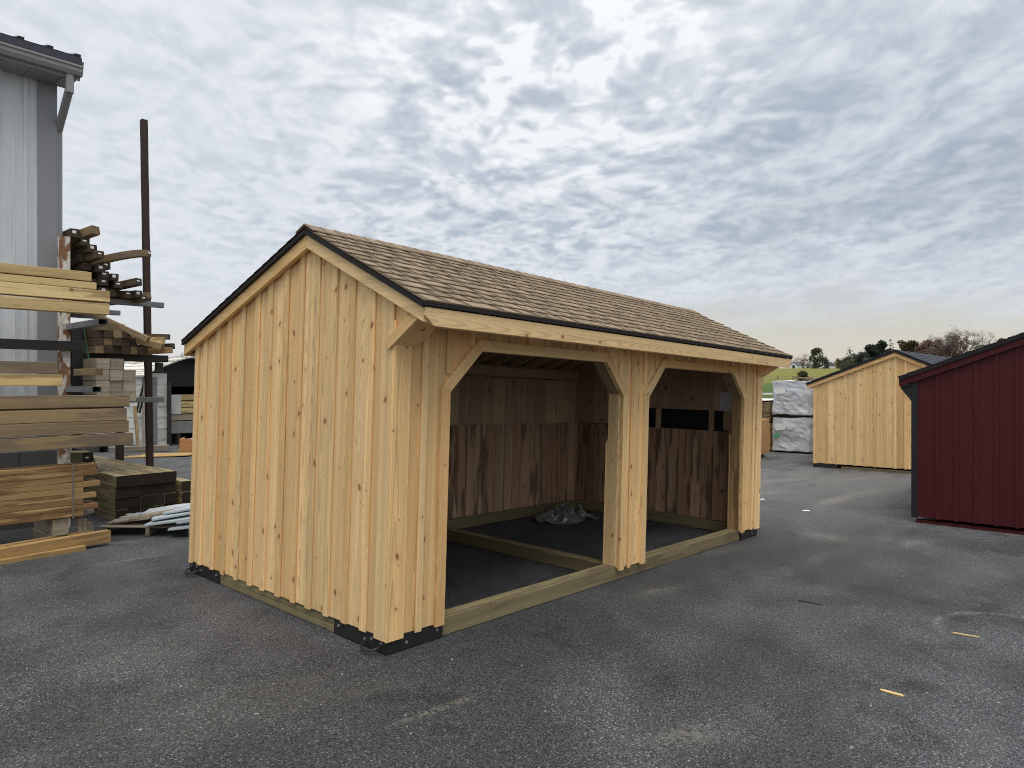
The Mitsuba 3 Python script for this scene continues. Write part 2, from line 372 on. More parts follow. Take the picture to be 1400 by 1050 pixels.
def next_id():
    BOARD[0] += 1
    return 40.0 * (1 + BOARD[0] % 400)


def bar_mesh(p0, p1, w, t, normal, bev=.004, s0=0.0, s1=0.0, uvflag=0.0):
    """A bevelled stick whose back face runs from p0 to p1; w across, t out along normal. s0, s1: slope of the end cuts across the width."""
    p0, p1 = np.asarray(p0, float), np.asarray(p1, float)
    d = p1 - p0
    l = np.linalg.norm(d)
    d = d / l
    n = np.asarray(normal, float)
    n = n - d * (n @ d)
    n /= np.linalg.norm(n)
    s = np.cross(n, d)
    b = min(bev, .3 * t, .3 * w)
    h = w / 2
    prof = [(-h + b, t), (h - b, t), (h, t - b), (h, b), (h - b, 0), (-h + b, 0), (-h, b), (-h, t - b)]
    vs = [-h + b, h - b, h, h + t, h + t + b, h + t + w, -h - t, -h]
    V, UV, F = [], [], []
    k = next_id() + rng.uniform(2, 20)

    def pt(q, end):
        y, z = q
        x = (l + s1 * y) if end else (s0 * y)
        return p0 + d * x + s * y + n * z

    for i in range(8):
        a, c = prof[i], prof[(i + 1) % 8]
        va, vc = (a[0], c[0]) if abs(a[1] - c[1]) < 1e-9 else (vs[i], vs[(i + 1) % 8] if i < 7 else -h)
        if i == 0:
            va, vc = a[0], c[0]
        elif abs(a[0] - c[0]) < 1e-9 or True:
            va = (math.copysign(h, a[0]) if abs(a[0]) > h - 2 * b else a[0]) + math.copysign(t - a[1], a[0]) if i != 0 else va
            vc = (math.copysign(h, c[0]) if abs(c[0]) > h - 2 * b else c[0]) + math.copysign(t - c[1], c[0]) if i != 0 else vc
        j = len(V)
        V += [pt(a, 0), pt(c, 0), pt(c, 1), pt(a, 1)]
        UV += [(k, va + uvflag), (k, vc + uvflag), (k + l, vc + uvflag), (k + l, va + uvflag)]
        F += [(j, j + 2, j + 1), (j, j + 3, j + 2)]
    kb = math.floor(k / 40) * 40 + 1
    for end in (0, 1):
        j = len(V)
        V += [pt(q, end) for q in prof]
        UV += [(kb + q[1], 20 + q[0]) for q in prof]
        for i in range(1, 7):
            F.append((j, j + i, j + i + 1) if not end else (j, j + i + 1, j + i))
    F = [(a, c, b_) for a, b_, c in F]
    return np.array(V), np.array(F), np.array(UV)


def poly_mesh(poly, t, o, ax, ay, an, grain='y', cen=None):
    """A board of any outline: poly in (ax, ay) from o, t thick along an."""
    o, ax, ay, an = (np.asarray(q, float) for q in (o, ax, ay, an))
    m = trimesh.creation.extrude_polygon(poly, t, engine='earcut')
    v = np.array(m.vertices)
    c = cen if cen is not None else ((poly.bounds[0] + poly.bounds[2]) / 2 if grain == 'y' else (poly.bounds[1] + poly.bounds[3]) / 2)
    k = next_id() + rng.uniform(3, 20)
    uv = np.stack([k + v[:, 1], v[:, 0] - c], 1) if grain == 'y' else np.stack([k + v[:, 0], v[:, 1] - c], 1)
    V = o + v[:, :1] * ax + v[:, 1:2] * ay + v[:, 2:3] * an
    F = np.array(m.faces)
    if np.dot(np.cross(ax, ay), an) < 0:
        F = F[:, ::-1]
    return V, F, uv


def box_mesh(x0, x1, y0, y1, z0, z1, bev=.004):
    return bar_mesh([x0, (y0 + y1) / 2, z0], [x1, (y0 + y1) / 2, z0], y1 - y0, z1 - z0, [0, 0, 1], bev)


def join(parts):
    V, F, U, at = [], [], [], 0
    for v, f, u in parts:
        V.append(v); F.append(np.asarray(f) + at); U.append(u if u is not None else np.zeros((len(v), 2)))
        at += len(v)
    return np.vstack(V), np.vstack(F), np.vstack(U)


def tm(m):
    return np.array(m.vertices), np.array(m.faces), np.zeros((len(m.vertices), 2))


def fresh(key):
    if key not in TAKEN:
        TAKEN[key] = 0
        return key
    TAKEN[key] += 1
    return f'{key}_{TAKEN[key]:03d}'


TAKEN = {}


def put(parent, name, mesh, mat, M=MW, smooth=False):
    """One entry of the scene: a thing (parent None) or a part of parent."""
    key = fresh(f'{parent}__{name}' if parent else name)
    assert key not in scene, key
    v, f, u = mesh if isinstance(mesh, tuple) else tm(mesh)
    v = np.asarray(v) @ M[:3, :3].T + M[:3, 3]
    scene[key] = mikit.ply((v, f), mat, smooth=smooth, uv=u) if smooth in (False, True) else mikit.ply((v, f), mat, smooth=smooth)
    return key


def thing(name, label, cat, group=None):
    key = fresh(name)
    tag(key, label, cat, group)
    return key


def tag(key, label, cat, group=None, kind=None):
    labels[key] = {'label': label, 'category': cat}
    if group:
        labels[key]['group'] = group
    if kind:
        labels[key]['kind'] = kind
    return key


def structure(name, mesh, mat, M=MW, smooth=False, label=None):
    key = put(None, name, mesh, mat, M, smooth)
    labels[key] = {'label': label or name.replace('_', ' '), 'category': name.replace('_', ' '), 'kind': 'structure'}
    return key


def grid_mesh(xs, ys, zf):
    X, Y = np.meshgrid(xs, ys, indexing='ij')
    Z = zf(X, Y)
    n, m = X.shape
    i, j = np.meshgrid(np.arange(n - 1), np.arange(m - 1), indexing='ij')
    a = (i * m + j).ravel()
    return np.stack([X.ravel(), Y.ravel(), Z.ravel()], 1), np.vstack([np.stack([a, a + m, a + m + 1], 1), np.stack([a, a + m + 1, a + 1], 1)]), np.zeros((n * m, 2))


def tube_mesh(pts, r, sides=8):
    import common
    v, f = common.tube(np.asarray(pts, float), np.broadcast_to(r, (len(pts),)), sides)
    return v, f, np.zeros((len(v), 2))


def bolt_mesh(c, n, r=.011, h=.008):
    m = trimesh.creation.cylinder(r, h, sections=8)
    m.apply_transform(trimesh.geometry.align_vectors([0, 0, 1], n))
    m.apply_translation(np.asarray(c, float) + np.asarray(n, float) * h / 2)
    return tm(m)


# ------------------------------------------------------------------ the setting: asphalt yard, field and hill
ax_ = np.concatenate([np.linspace(-70, -14, 15), np.linspace(-12, 12, 49), np.linspace(14, 80, 16)])
ay_ = np.concatenate([np.linspace(-40, -2, 10), np.linspace(0, 32, 65), np.linspace(33, 44, 6)])
structure('asphalt_yard', grid_mesh(ax_, ay_, lambda x, y: gz(x, y)), 'asphalt_mat', smooth=True, label='worn dark grey asphalt yard with pale grit, sawdust and tyre scuffs')

HILL_Y = np.array([-200, 43, 60, 95, 121, 150, 210, 330, 420, 700, 1500.0])
HILL_Z = np.array([-.6, -.6, -.35, .9, 2.0, 3.6, 6.0, 9.2, 9.5, 8.0, 0.0])


def hill(x, y):
    h = np.interp(y, HILL_Y, HILL_Z)
    side = np.clip((x + 120) / 130, 0.0, 1)
    right = np.clip((x - 150) / 160, 0, 1) * np.clip((y - 130) / 150, 0, 1) * 4.0
    return -.62 + (h + .62) * side * side * (3 - 2 * side) + right - .25 * (y < 42)


structure('field', grid_mesh(np.concatenate([np.linspace(-900, -150, 16), np.linspace(-140, 300, 89), np.linspace(320, 1000, 18)]),
                             np.concatenate([[-300, -41], np.linspace(40, 440, 101), np.linspace(460, 1500, 20)]), hill), 'grass_mat', smooth=True,
          label='grass hillside behind the yard, green below and straw yellow above')

# ------------------------------------------------------------------ the run-in shed
W, L, ZS = 3.05, 6.27, .115
RIDGE_Y, RIDGE_Z = 1.042, 3.11
EAVE_Y, EAVE_Z = -.398, 2.441
REAR_Y, REAR_Z = 3.203, 2.282
FS = (RIDGE_Z - EAVE_Z) / (RIDGE_Y - EAVE_Y)
RS = (RIDGE_Z - REAR_Z) / (REAR_Y - RIDGE_Y)
OG = .111


def roof_z(y, drop=0.0):
    return (RIDGE_Z + FS * (y - RIDGE_Y) if y < RIDGE_Y else RIDGE_Z - RS * (y - RIDGE_Y)) - drop


def shingle_strip(X0, width, y0, z0, uy, uz, nrm, expo, seed):
    """One laminated shingle: a thin tapering strip with thicker tabs of uneven width. uy, uz: up-slope direction."""
    r = random.Random(seed)
    up = np.array([0, uy, uz])
    o = np.array([0, y0, z0])
    n = np.asarray(nrm, float)
    k = next_id() + r.uniform(2, 20)
    V, F, U = [], [], []

    def slab(xa, xb, s0, s1, h0, h1, low, flag):
        j = len(V)
        c = [(xa, s0, h0), (xb, s0, h0), (xb, s1, h1), (xa, s1, h1), (xa, s0, low), (xb, s0, low), (xb, s1, low * .2), (xa, s1, low * .2)]
        for x, s, h in c:
            V.append(np.array([x, 0, 0]) + o + up * s + n * h)
            U.append((k + x, s + flag))
        for a, b, cc, d in ((0, 1, 2, 3), (4, 5, 1, 0), (5, 6, 2, 1), (7, 4, 0, 3)):
            F.extend([(j + a, j + b, j + cc), (j + a, j + cc, j + d)])

    slab(X0, X0 + width, 0, expo + .02, .007, .001, 0, 10.0)
    x = X0 + r.uniform(0, .05)
    while x < X0 + width - .03:
        w = r.uniform(.07, .15)
        xe = min(x + w, X0 + width)
        slab(x, xe, -.004, expo + .008, .0145 + r.uniform(-.001, .001), .003, .003, 0.0)
        x = xe + r.choice([.0, .03, .05, .07, .09])
    return np.array(V), np.array(F), np.array(U)


def shingle_slope(parent, mat, M, y0, z0, y1, z1, X0, X1, expo, single=True):
    """Courses of single shingles from the eave (y0, z0) up to the ridge (y1, z1)."""
    ln = math.hypot(y1 - y0, z1 - z0)
    uy, uz = (y1 - y0) / ln, (z1 - z0) / ln
    n = np.array([0, -uz, uy]) if uy > 0 else np.array([0, uz, -uy])
    rows, allm = int(ln / expo) + 1, []
    for i in range(rows):
        s = i * expo
        e = min(expo, ln - s)
        if e < .02:
            break
        x = X0 - ((i * .37) % 1.0) * .9
        while x < X1 - .01:
            a, b = max(x, X0), min(x + 1.0, X1)
            if b - a > .04:
                m = shingle_strip(a, b - a - .002, y0 + uy * s, z0 + uz * s, uy, uz, n, e, i * 131 + int(x * 37) + 5)
                if single:
                    put(parent, 'shingle', m, mat, M)
                else:
                    allm.append(m)
            x += 1.0
    if not single:
        key = put(parent, 'shingle_slope', join(allm), mat, M)
        labels[key] = {'kind': 'stuff'}


def gable_boards(parent, M, X, out, mat, pitch, ylo, yhi, rake_drop, b_mat=None, zs=ZS, ycut=None, batt=.072, joints=None, eave_poly=None):
    """Vertical boards of a gable end with battens over the joints; out = -1 or 1: the way the wall faces along x."""
    top = [(y, roof_z(y, rake_drop)) for y in (ylo, RIDGE_Y, yhi)]
    base = Polygon([(ylo, zs)] + [top[0], top[1], top[2]] + [(yhi, zs)])
    if eave_poly is not None:
        base = unary_union([base, eave_poly])
    js = joints or list(np.arange(ylo + .1 + pitch * .5, yhi, pitch))
    edges = [base.bounds[0] - .01] + js + [yhi]
    for a, b in zip(edges[:-1], edges[1:]):
        up = rng.uniform(-.010, -.004)
        p = base.intersection(sbox(a + .0015, zs + .012 + up, b - .0015, 9))
        for g in getattr(p, 'geoms', [p]):
            if g.area > .002:
                put(parent, 'board', poly_mesh(g, .019 + rng.uniform(-.001, .001), [X, 0, 0], [0, 1, 0], [0, 0, 1], [out, 0, 0], cen=(a + b) / 2), mat, M)
    for y in js:
        zt = roof_z(y, rake_drop + .005)
        put(parent, 'batten', bar_mesh([X + out * .0195, y, zs - .006 + rng.uniform(0, .006)], [X + out * .0195, y, zt], batt + rng.uniform(-.006, .006), .017, [out, 0, 0]), b_mat or mat, M)
    return base


shed = thing('run_in_shed', 'new pine run-in shed with two open stalls and a brown shingle roof', 'shed')

# skids, cross beams
put(shed, 'skid', box_mesh(.02, L - .02, .005, .145, .002, .140, .006), 'treated', MS)
put(shed, 'skid', box_mesh(.02, L - .02, W - .145, W - .005, .002, .140, .006), 'treated', MS)
for x in (.022, 2.87, L - .162):
    put(shed, 'cross_beam', bar_mesh([x + .07, .148, .002], [x + .07, W - .148, .002], .14, .134, [0, 0, 1], .006), 'treated', MS)
end_l = put(shed, 'end_sill', bar_mesh([.013, .16, .067], [.013, W - .16, .067], .13, .02, [-1, 0, 0], .004), 'treated', MS)

# black corner irons with bolts and tow rings
def corner_iron(x, y, sx, sy, ring):
    c = put(shed, 'corner_plate', join([box_mesh(min(x, x + sx * .52), max(x, x + sx * .52), min(y, y - sy * .006), max(y, y - sy * .006), .012, .128, .001),
                                        box_mesh(min(x, x - sx * .006), max(x, x - sx * .006), min(y, y + sy * .62), max(y, y + sy * .62), .012, .1285, .001),
                                        box_mesh(min(x - .004, x + sx * .5), max(x + .004, x + sx * .5), min(y, y + sy * .10), max(y, y + sy * .10), .0015, .011, .001)]), 'black_steel', MS)
    for d, z in ((.17, .055), (.46, .075)):
        put(c, 'bolt', bolt_mesh([x + sx * d, y - sy * .006, z], [0, -sy, 0]), 'bolt_zinc', MS)
    for d, z in ((.05, .075), (.16, .08), (.24, .06), (.56, .075)):
        put(c, 'bolt', bolt_mesh([x - sx * .006, y + sy * d, z], [-sx, 0, 0]), 'bolt_zinc', MS)
    if ring:
        a = np.linspace(0, math.pi, 13)
        pts = [np.array([x - sx * .004, y + sy * .05, .05])] + [np.array([x - sx * (.03 + .065 * math.sin(t)), y + sy * (.13 - .08 * math.cos(t)), .050 - .02 * math.sin(t)]) for t in a] + [np.array([x - sx * .004, y + sy * .21, .05])]
        put(c, 'tow_ring', tube_mesh(pts, .0085), 'black_steel', MS, smooth=True)


corner_iron(-.012, -.012, 1, 1, True)
corner_iron(-.012, W + .012, 1, -1, True)
corner_iron(L + .012, -.012, -1, 1, False)
corner_iron(L + .012, W + .012, -1, -1, False)

# left gable: the measured joints
JOINTS = [.242, .473, .710, .955, 1.175, 1.41, 1.659, 1.871, 2.12, 2.368, 2.586, 2.845]
eave_tri = Polygon([(0.02, 2.14), (-.375, 2.40), (-.375, roof_z(-.375, .05)), (0.02, roof_z(0.02, .05))])
lw = shed + '__left_wall'
gable_boards(lw, MS, -.0005, -1, 'pine', .235, 0, W, .05, joints=JOINTS, eave_poly=eave_tri)
put(lw, 'corner_board', bar_mesh([-.020, .042, ZS - .012], [-.020, .042, roof_z(.03, .07)], .122, .021, [-1, 0, 0]), 'pine', MS)
put(lw, 'corner_board', bar_mesh([-.020, W - .035, ZS - .012], [-.020, W - .035, roof_z(W - .035, .07)], .07, .021, [-1, 0, 0]), 'pine', MS)
put(lw, 'batten', bar_mesh([-.020, -.155, 2.25], [-.020, -.155, roof_z(-.15, .06)], .05, .02, [-1, 0, 0]), 'pine', MS)
rw = shed + '__right_wall'
gable_boards(rw, MS, L + .0005, 1, 'pine', .235, 0, W, .05, joints=JOINTS, eave_poly=eave_tri)
put(rw, 'corner_board', bar_mesh([L + .020, .052, ZS - .012], [L + .020, .052, roof_z(.05, .07)], .104, .021, [1, 0, 0]), 'pine', MS)

# eave brackets at both ends
for x, out in ((-.041, -1), (L + .041, 1)):
    br = put(shed, 'eave_bracket', bar_mesh([x - out * .105, .000, 2.150], [x - out * .105, -.372, 2.394], .20, .020, [0, -.56, -.83]), 'pine', MS)
    put(br, 'bracket_side', poly_mesh(Polygon([(-.044, 2.17), (-.37, 2.385), (-.044, 2.385)]), .015, [x - out * .207, 0, 0], [0, 1, 0], [0, 0, 1], [out, 0, 0]), 'pine', MS)
    put(br, 'bracket_trim', bar_mesh([x - out * .02, .022, 2.155], [x - out * .02, -.365, 2.405], .074, .042, [out, 0, 0], s0=0, s1=0), 'pine', MS)

# front wall: vertical boards round the two openings
HEAD, DIAG = 2.165, 1.84
OPEN = [(.50, .83, 2.55, 2.86), (3.35, 3.67, 5.39, 5.73)]
front = sbox(0, ZS, L, 2.34)
for a, b, c, d in OPEN:
    front = front.difference(Polygon([(a, -1), (a, DIAG), (b, HEAD), (c, HEAD), (d, DIAG), (d, -1)]))
fw = shed + '__front_wall'
FJ = [.255 + .2325 * i for i in range(26)]
FJ = [x for x in FJ if x < L - .1]
edges = [0] + FJ + [L]
for a, b in zip(edges[:-1], edges[1:]):
    p = front.intersection(sbox(a + .0015, ZS + rng.uniform(.004, .012), b - .0015, 9))
    for g in getattr(p, 'geoms', [p]):
        if g.area > .003:
            put(fw, 'board', poly_mesh(g, .019 + rng.uniform(-.001, .001), [0, -.0005, 0], [1, 0, 0], [0, 0, 1], [0, -1, 0], cen=(a + b) / 2), 'pine', MS)


def opening_bottom(x):
    """The lowest height at x where the front wall is boarded."""
    for a, b, c, d in OPEN:
        if a - .09 < x < d + .09:
            if x < b:
                return DIAG + (x - a) / (b - a) * (HEAD - DIAG) + .11
            if x > c:
                return DIAG + (d - x) / (d - c) * (HEAD - DIAG) + .11
            return HEAD + .088
    return ZS - .012


for x in FJ:
    z0 = max(opening_bottom(x - .02), opening_bottom(x + .02))
    if .41 < x < .50 or 2.86 < x < 2.95 or 3.26 < x < 3.35 or 5.73 < x < 5.82:
        z0 = DIAG + .13
    if z0 < 2.31:
        put(fw, 'batten', bar_mesh([x, -.020, z0 + rng.uniform(0, .01)], [x, -.020, 2.325], .056 + rng.uniform(-.004, .004), .017, [0, -1, 0]), 'pine', MS)
for x in (.037, L - .037):
    put(fw, 'corner_board', bar_mesh([x, -.020, ZS - .015], [x, -.020, 2.325], .156, .021, [0, -1, 0]), 'pine', MS)

for i, (a, b, c, d) in enumerate(OPEN):
    tr = shed + '__' + ('stall_opening' if i == 0 else 'stall_opening_001')
    TAKEN[shed + '__stall_opening'] = i
    w = .086

    def trim_poly(pts):
        return poly_mesh(Polygon(pts), .022, [0, -.0205, 0], [1, 0, 0], [0, 0, 1], [0, -1, 0])
    k = w * .42
    put(tr, 'jamb_trim', poly_mesh(Polygon([(a - w, ZS - .01), (a, ZS - .01), (a, DIAG - .001), (a - w, DIAG + k)]), .022, [0, -.0205, 0], [1, 0, 0], [0, 0, 1], [0, -1, 0]), 'pine', MS)
    put(tr, 'jamb_trim', poly_mesh(Polygon([(d, ZS - .01), (d + w, ZS - .01), (d + w, DIAG + k), (d, DIAG - .001)]), .022, [0, -.0205, 0], [1, 0, 0], [0, 0, 1], [0, -1, 0]), 'pine', MS)
    for (x0, z0, x1, z1, sg) in ((a, DIAG, b, HEAD, -1), (d, DIAG, c, HEAD, 1)):
        ang = math.atan2(z1 - z0, x1 - x0)
        ln_ = math.hypot(x1 - x0, z1 - z0)
        e = np.array([math.cos(ang), 0, math.sin(ang)])
        q = np.array([sg * math.sin(ang), 0, -sg * math.cos(ang)]) * (1 if sg > 0 else 1)
        q = np.array([-math.sin(ang), 0, math.cos(ang)])
        if q[2] < 0:
            q = -q
        P0, P1 = np.array([x0, -.0207, z0]), np.array([x1, -.0207, z1])
        pl = Polygon([(0, 0), (ln_, 0), (ln_ + w * .40, w), (-w * .38, w)])
        put(tr, 'corner_trim', poly_mesh(pl, .0235, P0, e, q, [0, -1, 0], grain='x'), 'pine', MS)
    put(tr, 'head_trim', poly_mesh(Polygon([(b + .001, HEAD), (c - .001, HEAD), (c + w * .40, HEAD + w), (b - w * .40, HEAD + w)]), .022, [0, -.0205, 0], [1, 0, 0], [0, 0, 1], [0, -1, 0], grain='x'), 'pine', MS)
    # timber framing seen inside the opening
    put(tr, 'corner_brace', bar_mesh([a + .02, .07, DIAG + .02], [b, .07, HEAD + .02], .13, .04, [-.70, 0, .71]), 'pine_shaded', MS)
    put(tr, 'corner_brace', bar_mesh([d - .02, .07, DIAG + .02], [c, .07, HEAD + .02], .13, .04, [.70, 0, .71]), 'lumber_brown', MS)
    put(tr, 'header_beam', box_mesh(a - .05, d + .05, .012, .13, HEAD + .006, HEAD + .15), 'pine_shaded', MS)

# posts behind the front boards
for x0, x1, m in ((.10, .485, 'pine'), (2.875, 3.335, 'lumber_brown'), (5.745, L - .1, 'lumber_brown')):
    for xa in ((x0, x1 - .09) if x1 - x0 > .3 else (x0,)):
        put(shed, 'post', box_mesh(xa, xa + .09, .003, .128, .142, 2.30, .004) if False else bar_mesh([xa + .045, .003, .142], [xa + .045, .003, HEAD], .09, .125, [0, 1, 0]), 'pine', MS)
# side faces of the mid and right posts towards the left stall
put(shed, 'post_face', bar_mesh([2.868, .066, .142], [2.868, .066, DIAG + .05], .128, .018, [-1, 0, 0]), 'pine', MS)
put(shed, 'post_face', bar_mesh([5.738, .066, .142], [5.738, .066, DIAG + .05], .128, .018, [-1, 0, 0]), 'lumber_stained', MS)

# inner lining: kick boards below, pine boards above
KICK = 1.385
x = .05
ib = shed + '__back_wall'
while x < L - .06:
    w = rng.choice([.15, .18, .2, .22, .165])
    put(ib, 'kick_board', bar_mesh([x + w / 2, W - .05, .142], [x + w / 2, W - .05, KICK + rng.uniform(-.002, .002)], w - .009, .025 + rng.uniform(-.005, .006), [0, -1, 0]), 'kick_oak', MS)
    x += w
x = .02
while x < L - .03:
    w = .235
    w = min(w, L - .01 - x)
    put(ib, 'board', bar_mesh([x + w / 2, W - .002, ZS], [x + w / 2, W - .002, 2.24], w - .003, .019, [0, -1, 0]), 'pine_shaded', MS)
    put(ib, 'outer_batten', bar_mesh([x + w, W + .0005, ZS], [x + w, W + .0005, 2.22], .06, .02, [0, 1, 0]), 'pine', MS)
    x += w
put(ib, 'wall_plate', box_mesh(.03, L - .03, W - .115, W - .024, 2.03, 2.062), 'pine_shaded', MS)
put(ib, 'header_board', box_mesh(.03, L - .03, W - .066, W - .026, 2.07, 2.215), 'pine_shaded', MS)
y = .15
ir = shed + '__right_lining'
while y < W - .09:
    w = min(rng.choice([.17, .2, .22, .235]), W - .08 - y)
    put(ir, 'kick_board', bar_mesh([L - .055, y + w / 2, .142], [L - .055, y + w / 2, KICK + rng.uniform(-.002, .002)], w - .009, .026 + rng.uniform(-.005, .006), [-1, 0, 0]), 'kick_oak', MS)
    y += w
rwin = sbox(.46, 1.36, 1.68, 1.672)
inner = Polygon([(.14, 1.40), (.14, roof_z(.14, .16)), (RIDGE_Y, roof_z(RIDGE_Y, .16)), (W - .03, roof_z(W - .03, .16)), (W - .03, 1.40)]).difference(rwin)
for a in np.arange(.14, W - .03, .23):
    p = inner.intersection(sbox(a + .001, 0, a + .229, 9))
    for g in getattr(p, 'geoms', [p]):
        if g.area > .003:
            put(ir, 'board', poly_mesh(g, .02, [L - .05, 0, 0], [0, 1, 0], [0, 0, 1], [-1, 0, 0]), 'pine_shaded', MS)
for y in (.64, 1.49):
    put(ir, 'stud', bar_mesh([L - .045, y, 1.37], [L - .045, y, 1.69], .07, .045, [-1, 0, 0]), 'pine_shaded', MS)
put(ir, 'shutter', bar_mesh([L - .004, 1.07, 1.34], [L - .004, 1.07, 1.70], 1.30, .012, [-1, 0, 0]), 'black_paint_and_shade', MS)
y = .15
il = shed + '__left_lining'
while y < W - .09:
    w = min(.21, W - .08 - y)
    put(il, 'kick_board', bar_mesh([.03, y + w / 2, .142], [.03, y + w / 2, KICK], w - .004, .026, [1, 0, 0]), 'kick_oak', MS)
    y += w
# the low lining boards on the inside of the front posts show their edges
for x0, x1 in ((2.855, 3.345), (5.735, 6.2)):
    put(shed, 'post_lining', bar_mesh([(x0 + x1) / 2, .132, .142], [(x0 + x1) / 2, .132, KICK], x1 - x0, .026, [0, 1, 0]), 'pine', MS)
note = put(None, 'paper_sheet', bar_mesh([L - .072, .42, 1.67], [L - .072, .42, 1.93], .20, .0015, [-1, 0, 0], .0003), 'paper', MS)
tag(note, 'pale paper sheet pinned to the inner wall of the far stall', 'paper')

# rafters and roof sheathing
rf = shed + '__roof'
for x in np.arange(.06, L, .41):
    for (ya, yb) in ((EAVE_Y + .06, RIDGE_Y - .02), (RIDGE_Y + .02, W + .10)):
        put(rf, 'rafter', bar_mesh([x, ya, roof_z(ya, .165)], [x, yb, roof_z(yb, .165)], .038, .09, [0, 0, 1]), 'pine_shaded', MS)


def deck(y0, y1):
    z0, z1 = roof_z(y0, .042), roof_z(y1, .042)
    return bar_mesh([L / 2, y0, z0], [L / 2, y1, z1], L + .16, .028, [0, -FS if y1 <= RIDGE_Y else RS, 1], .002)


put(rf, 'sheathing', deck(EAVE_Y + .01, RIDGE_Y - .004), 'pine_shaded', MS)
put(rf, 'sheathing', deck(RIDGE_Y + .004, REAR_Y - .01), 'pine_shaded', MS)
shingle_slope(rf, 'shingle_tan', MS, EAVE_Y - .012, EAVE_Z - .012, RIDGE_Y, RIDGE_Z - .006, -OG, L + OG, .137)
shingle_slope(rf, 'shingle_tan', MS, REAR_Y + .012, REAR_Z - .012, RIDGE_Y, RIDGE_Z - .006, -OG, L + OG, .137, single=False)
x = -OG
while x < L + OG - .05:
    ln_ = min(.19, L + OG - x)
    a = [(RIDGE_Y - .12, roof_z(RIDGE_Y - .12, -.012)), (RIDGE_Y, RIDGE_Z + .018), (RIDGE_Y + .12, roof_z(RIDGE_Y + .12, -.012)), (RIDGE_Y + .12, roof_z(RIDGE_Y + .12, -.003)), (RIDGE_Y, RIDGE_Z + .006), (RIDGE_Y - .12, roof_z(RIDGE_Y - .12, -.003))]
    V, U = [], []
    k = next_id() + 5
    for xx, lift in ((x, .006), (x + ln_, 0.0)):
        for q in a:
            V.append([xx, q[0], q[1] + lift]); U.append((k + xx, q[0]))
    F = [(0, 6, 7), (0, 7, 1), (1, 7, 8), (1, 8, 2), (2, 8, 9), (2, 9, 3), (3, 9, 10), (3, 10, 4), (4, 10, 11), (4, 11, 5), (5, 11, 6), (5, 6, 0), (0, 1, 4), (0, 4, 5), (1, 2, 3), (1, 3, 4)]
    put(rf, 'ridge_cap', (np.array(V), np.array(F), np.array(U)), 'shingle_tan', MS)
    x += .14
# drip edges
for x, out in ((-.088, -1), (L + .088, 1)):
    put(rf, 'drip_edge', bar_mesh([x, EAVE_Y - .004, roof_z(EAVE_Y, .038)], [x, RIDGE_Y, roof_z(RIDGE_Y, .038)], .034, .020, [out, 0, 0], .002), 'black_edge', MS)
    put(rf, 'drip_edge', bar_mesh([x, RIDGE_Y, roof_z(RIDGE_Y, .038)], [x, REAR_Y + .004, roof_z(REAR_Y, .038)], .034, .020, [out, 0, 0], .002), 'black_edge', MS)
put(rf, 'drip_edge', bar_mesh([-.105, EAVE_Y - .001, EAVE_Z - .030], [L + .105, EAVE_Y - .001, EAVE_Z - .024], .024, .013, [0, -1, 0], .002), 'black_edge', MS)
put(rf, 'drip_edge', bar_mesh([-.105, REAR_Y + .001, REAR_Z - .030], [L + .105, REAR_Y + .001, REAR_Z - .030], .040, .013, [0, 1, 0], .002), 'black_edge', MS)
# rake boards, fascia, soffit
for x, out in ((-.042, -1), (L + .042, 1)):
    put(rf, 'rake_board', poly_mesh(Polygon([(EAVE_Y + .020, roof_z(EAVE_Y + .02, .058)), (RIDGE_Y - .001, roof_z(RIDGE_Y, .058)), (RIDGE_Y - .001, roof_z(RIDGE_Y, .165)), (EAVE_Y + .020, roof_z(EAVE_Y + .02, .155))]),
                                    .040, [x, 0, 0], [0, 1, 0], [0, 0, 1], [out, 0, 0], grain='x', cen=2.7), 'pine', MS)
    put(rf, 'rake_board', poly_mesh(Polygon([(RIDGE_Y + .001, roof_z(RIDGE_Y, .058)), (REAR_Y - .01, roof_z(REAR_Y - .01, .058)), (REAR_Y - .01, roof_z(REAR_Y - .01, .155)), (RIDGE_Y + .001, roof_z(RIDGE_Y, .165))]),
                                    .040, [x, 0, 0], [0, 1, 0], [0, 0, 1], [out, 0, 0], grain='x', cen=2.6), 'pine', MS)
fz1, fz0 = EAVE_Z - .050, EAVE_Z - .168
put(rf, 'fascia', poly_mesh(Polygon([(-.082, fz1), (-.082, fz1 - .055), (-.005, fz0), (L + .005, fz0), (L + .082, fz1 - .055), (L + .082, fz1)]), .021, [0, EAVE_Y + .018, 0], [1, 0, 0], [0, 0, 1], [0, -1, 0], grain='x'), 'pine', MS)
put(rf, 'soffit', box_mesh(.0, L, EAVE_Y + .02, -.0425, fz0 + .030, fz0 + .048), 'pine', MS)
put(rf, 'soffit', box_mesh(-.02, L + .02, W + .002, REAR_Y - .012, REAR_Z - .15, REAR_Z - .13), 'pine', MS)
put(rf, 'rear_fascia', box_mesh(-.08, L + .08, REAR_Y - .012, REAR_Y + .006, REAR_Z - .16, REAR_Z - .052), 'pine', MS)

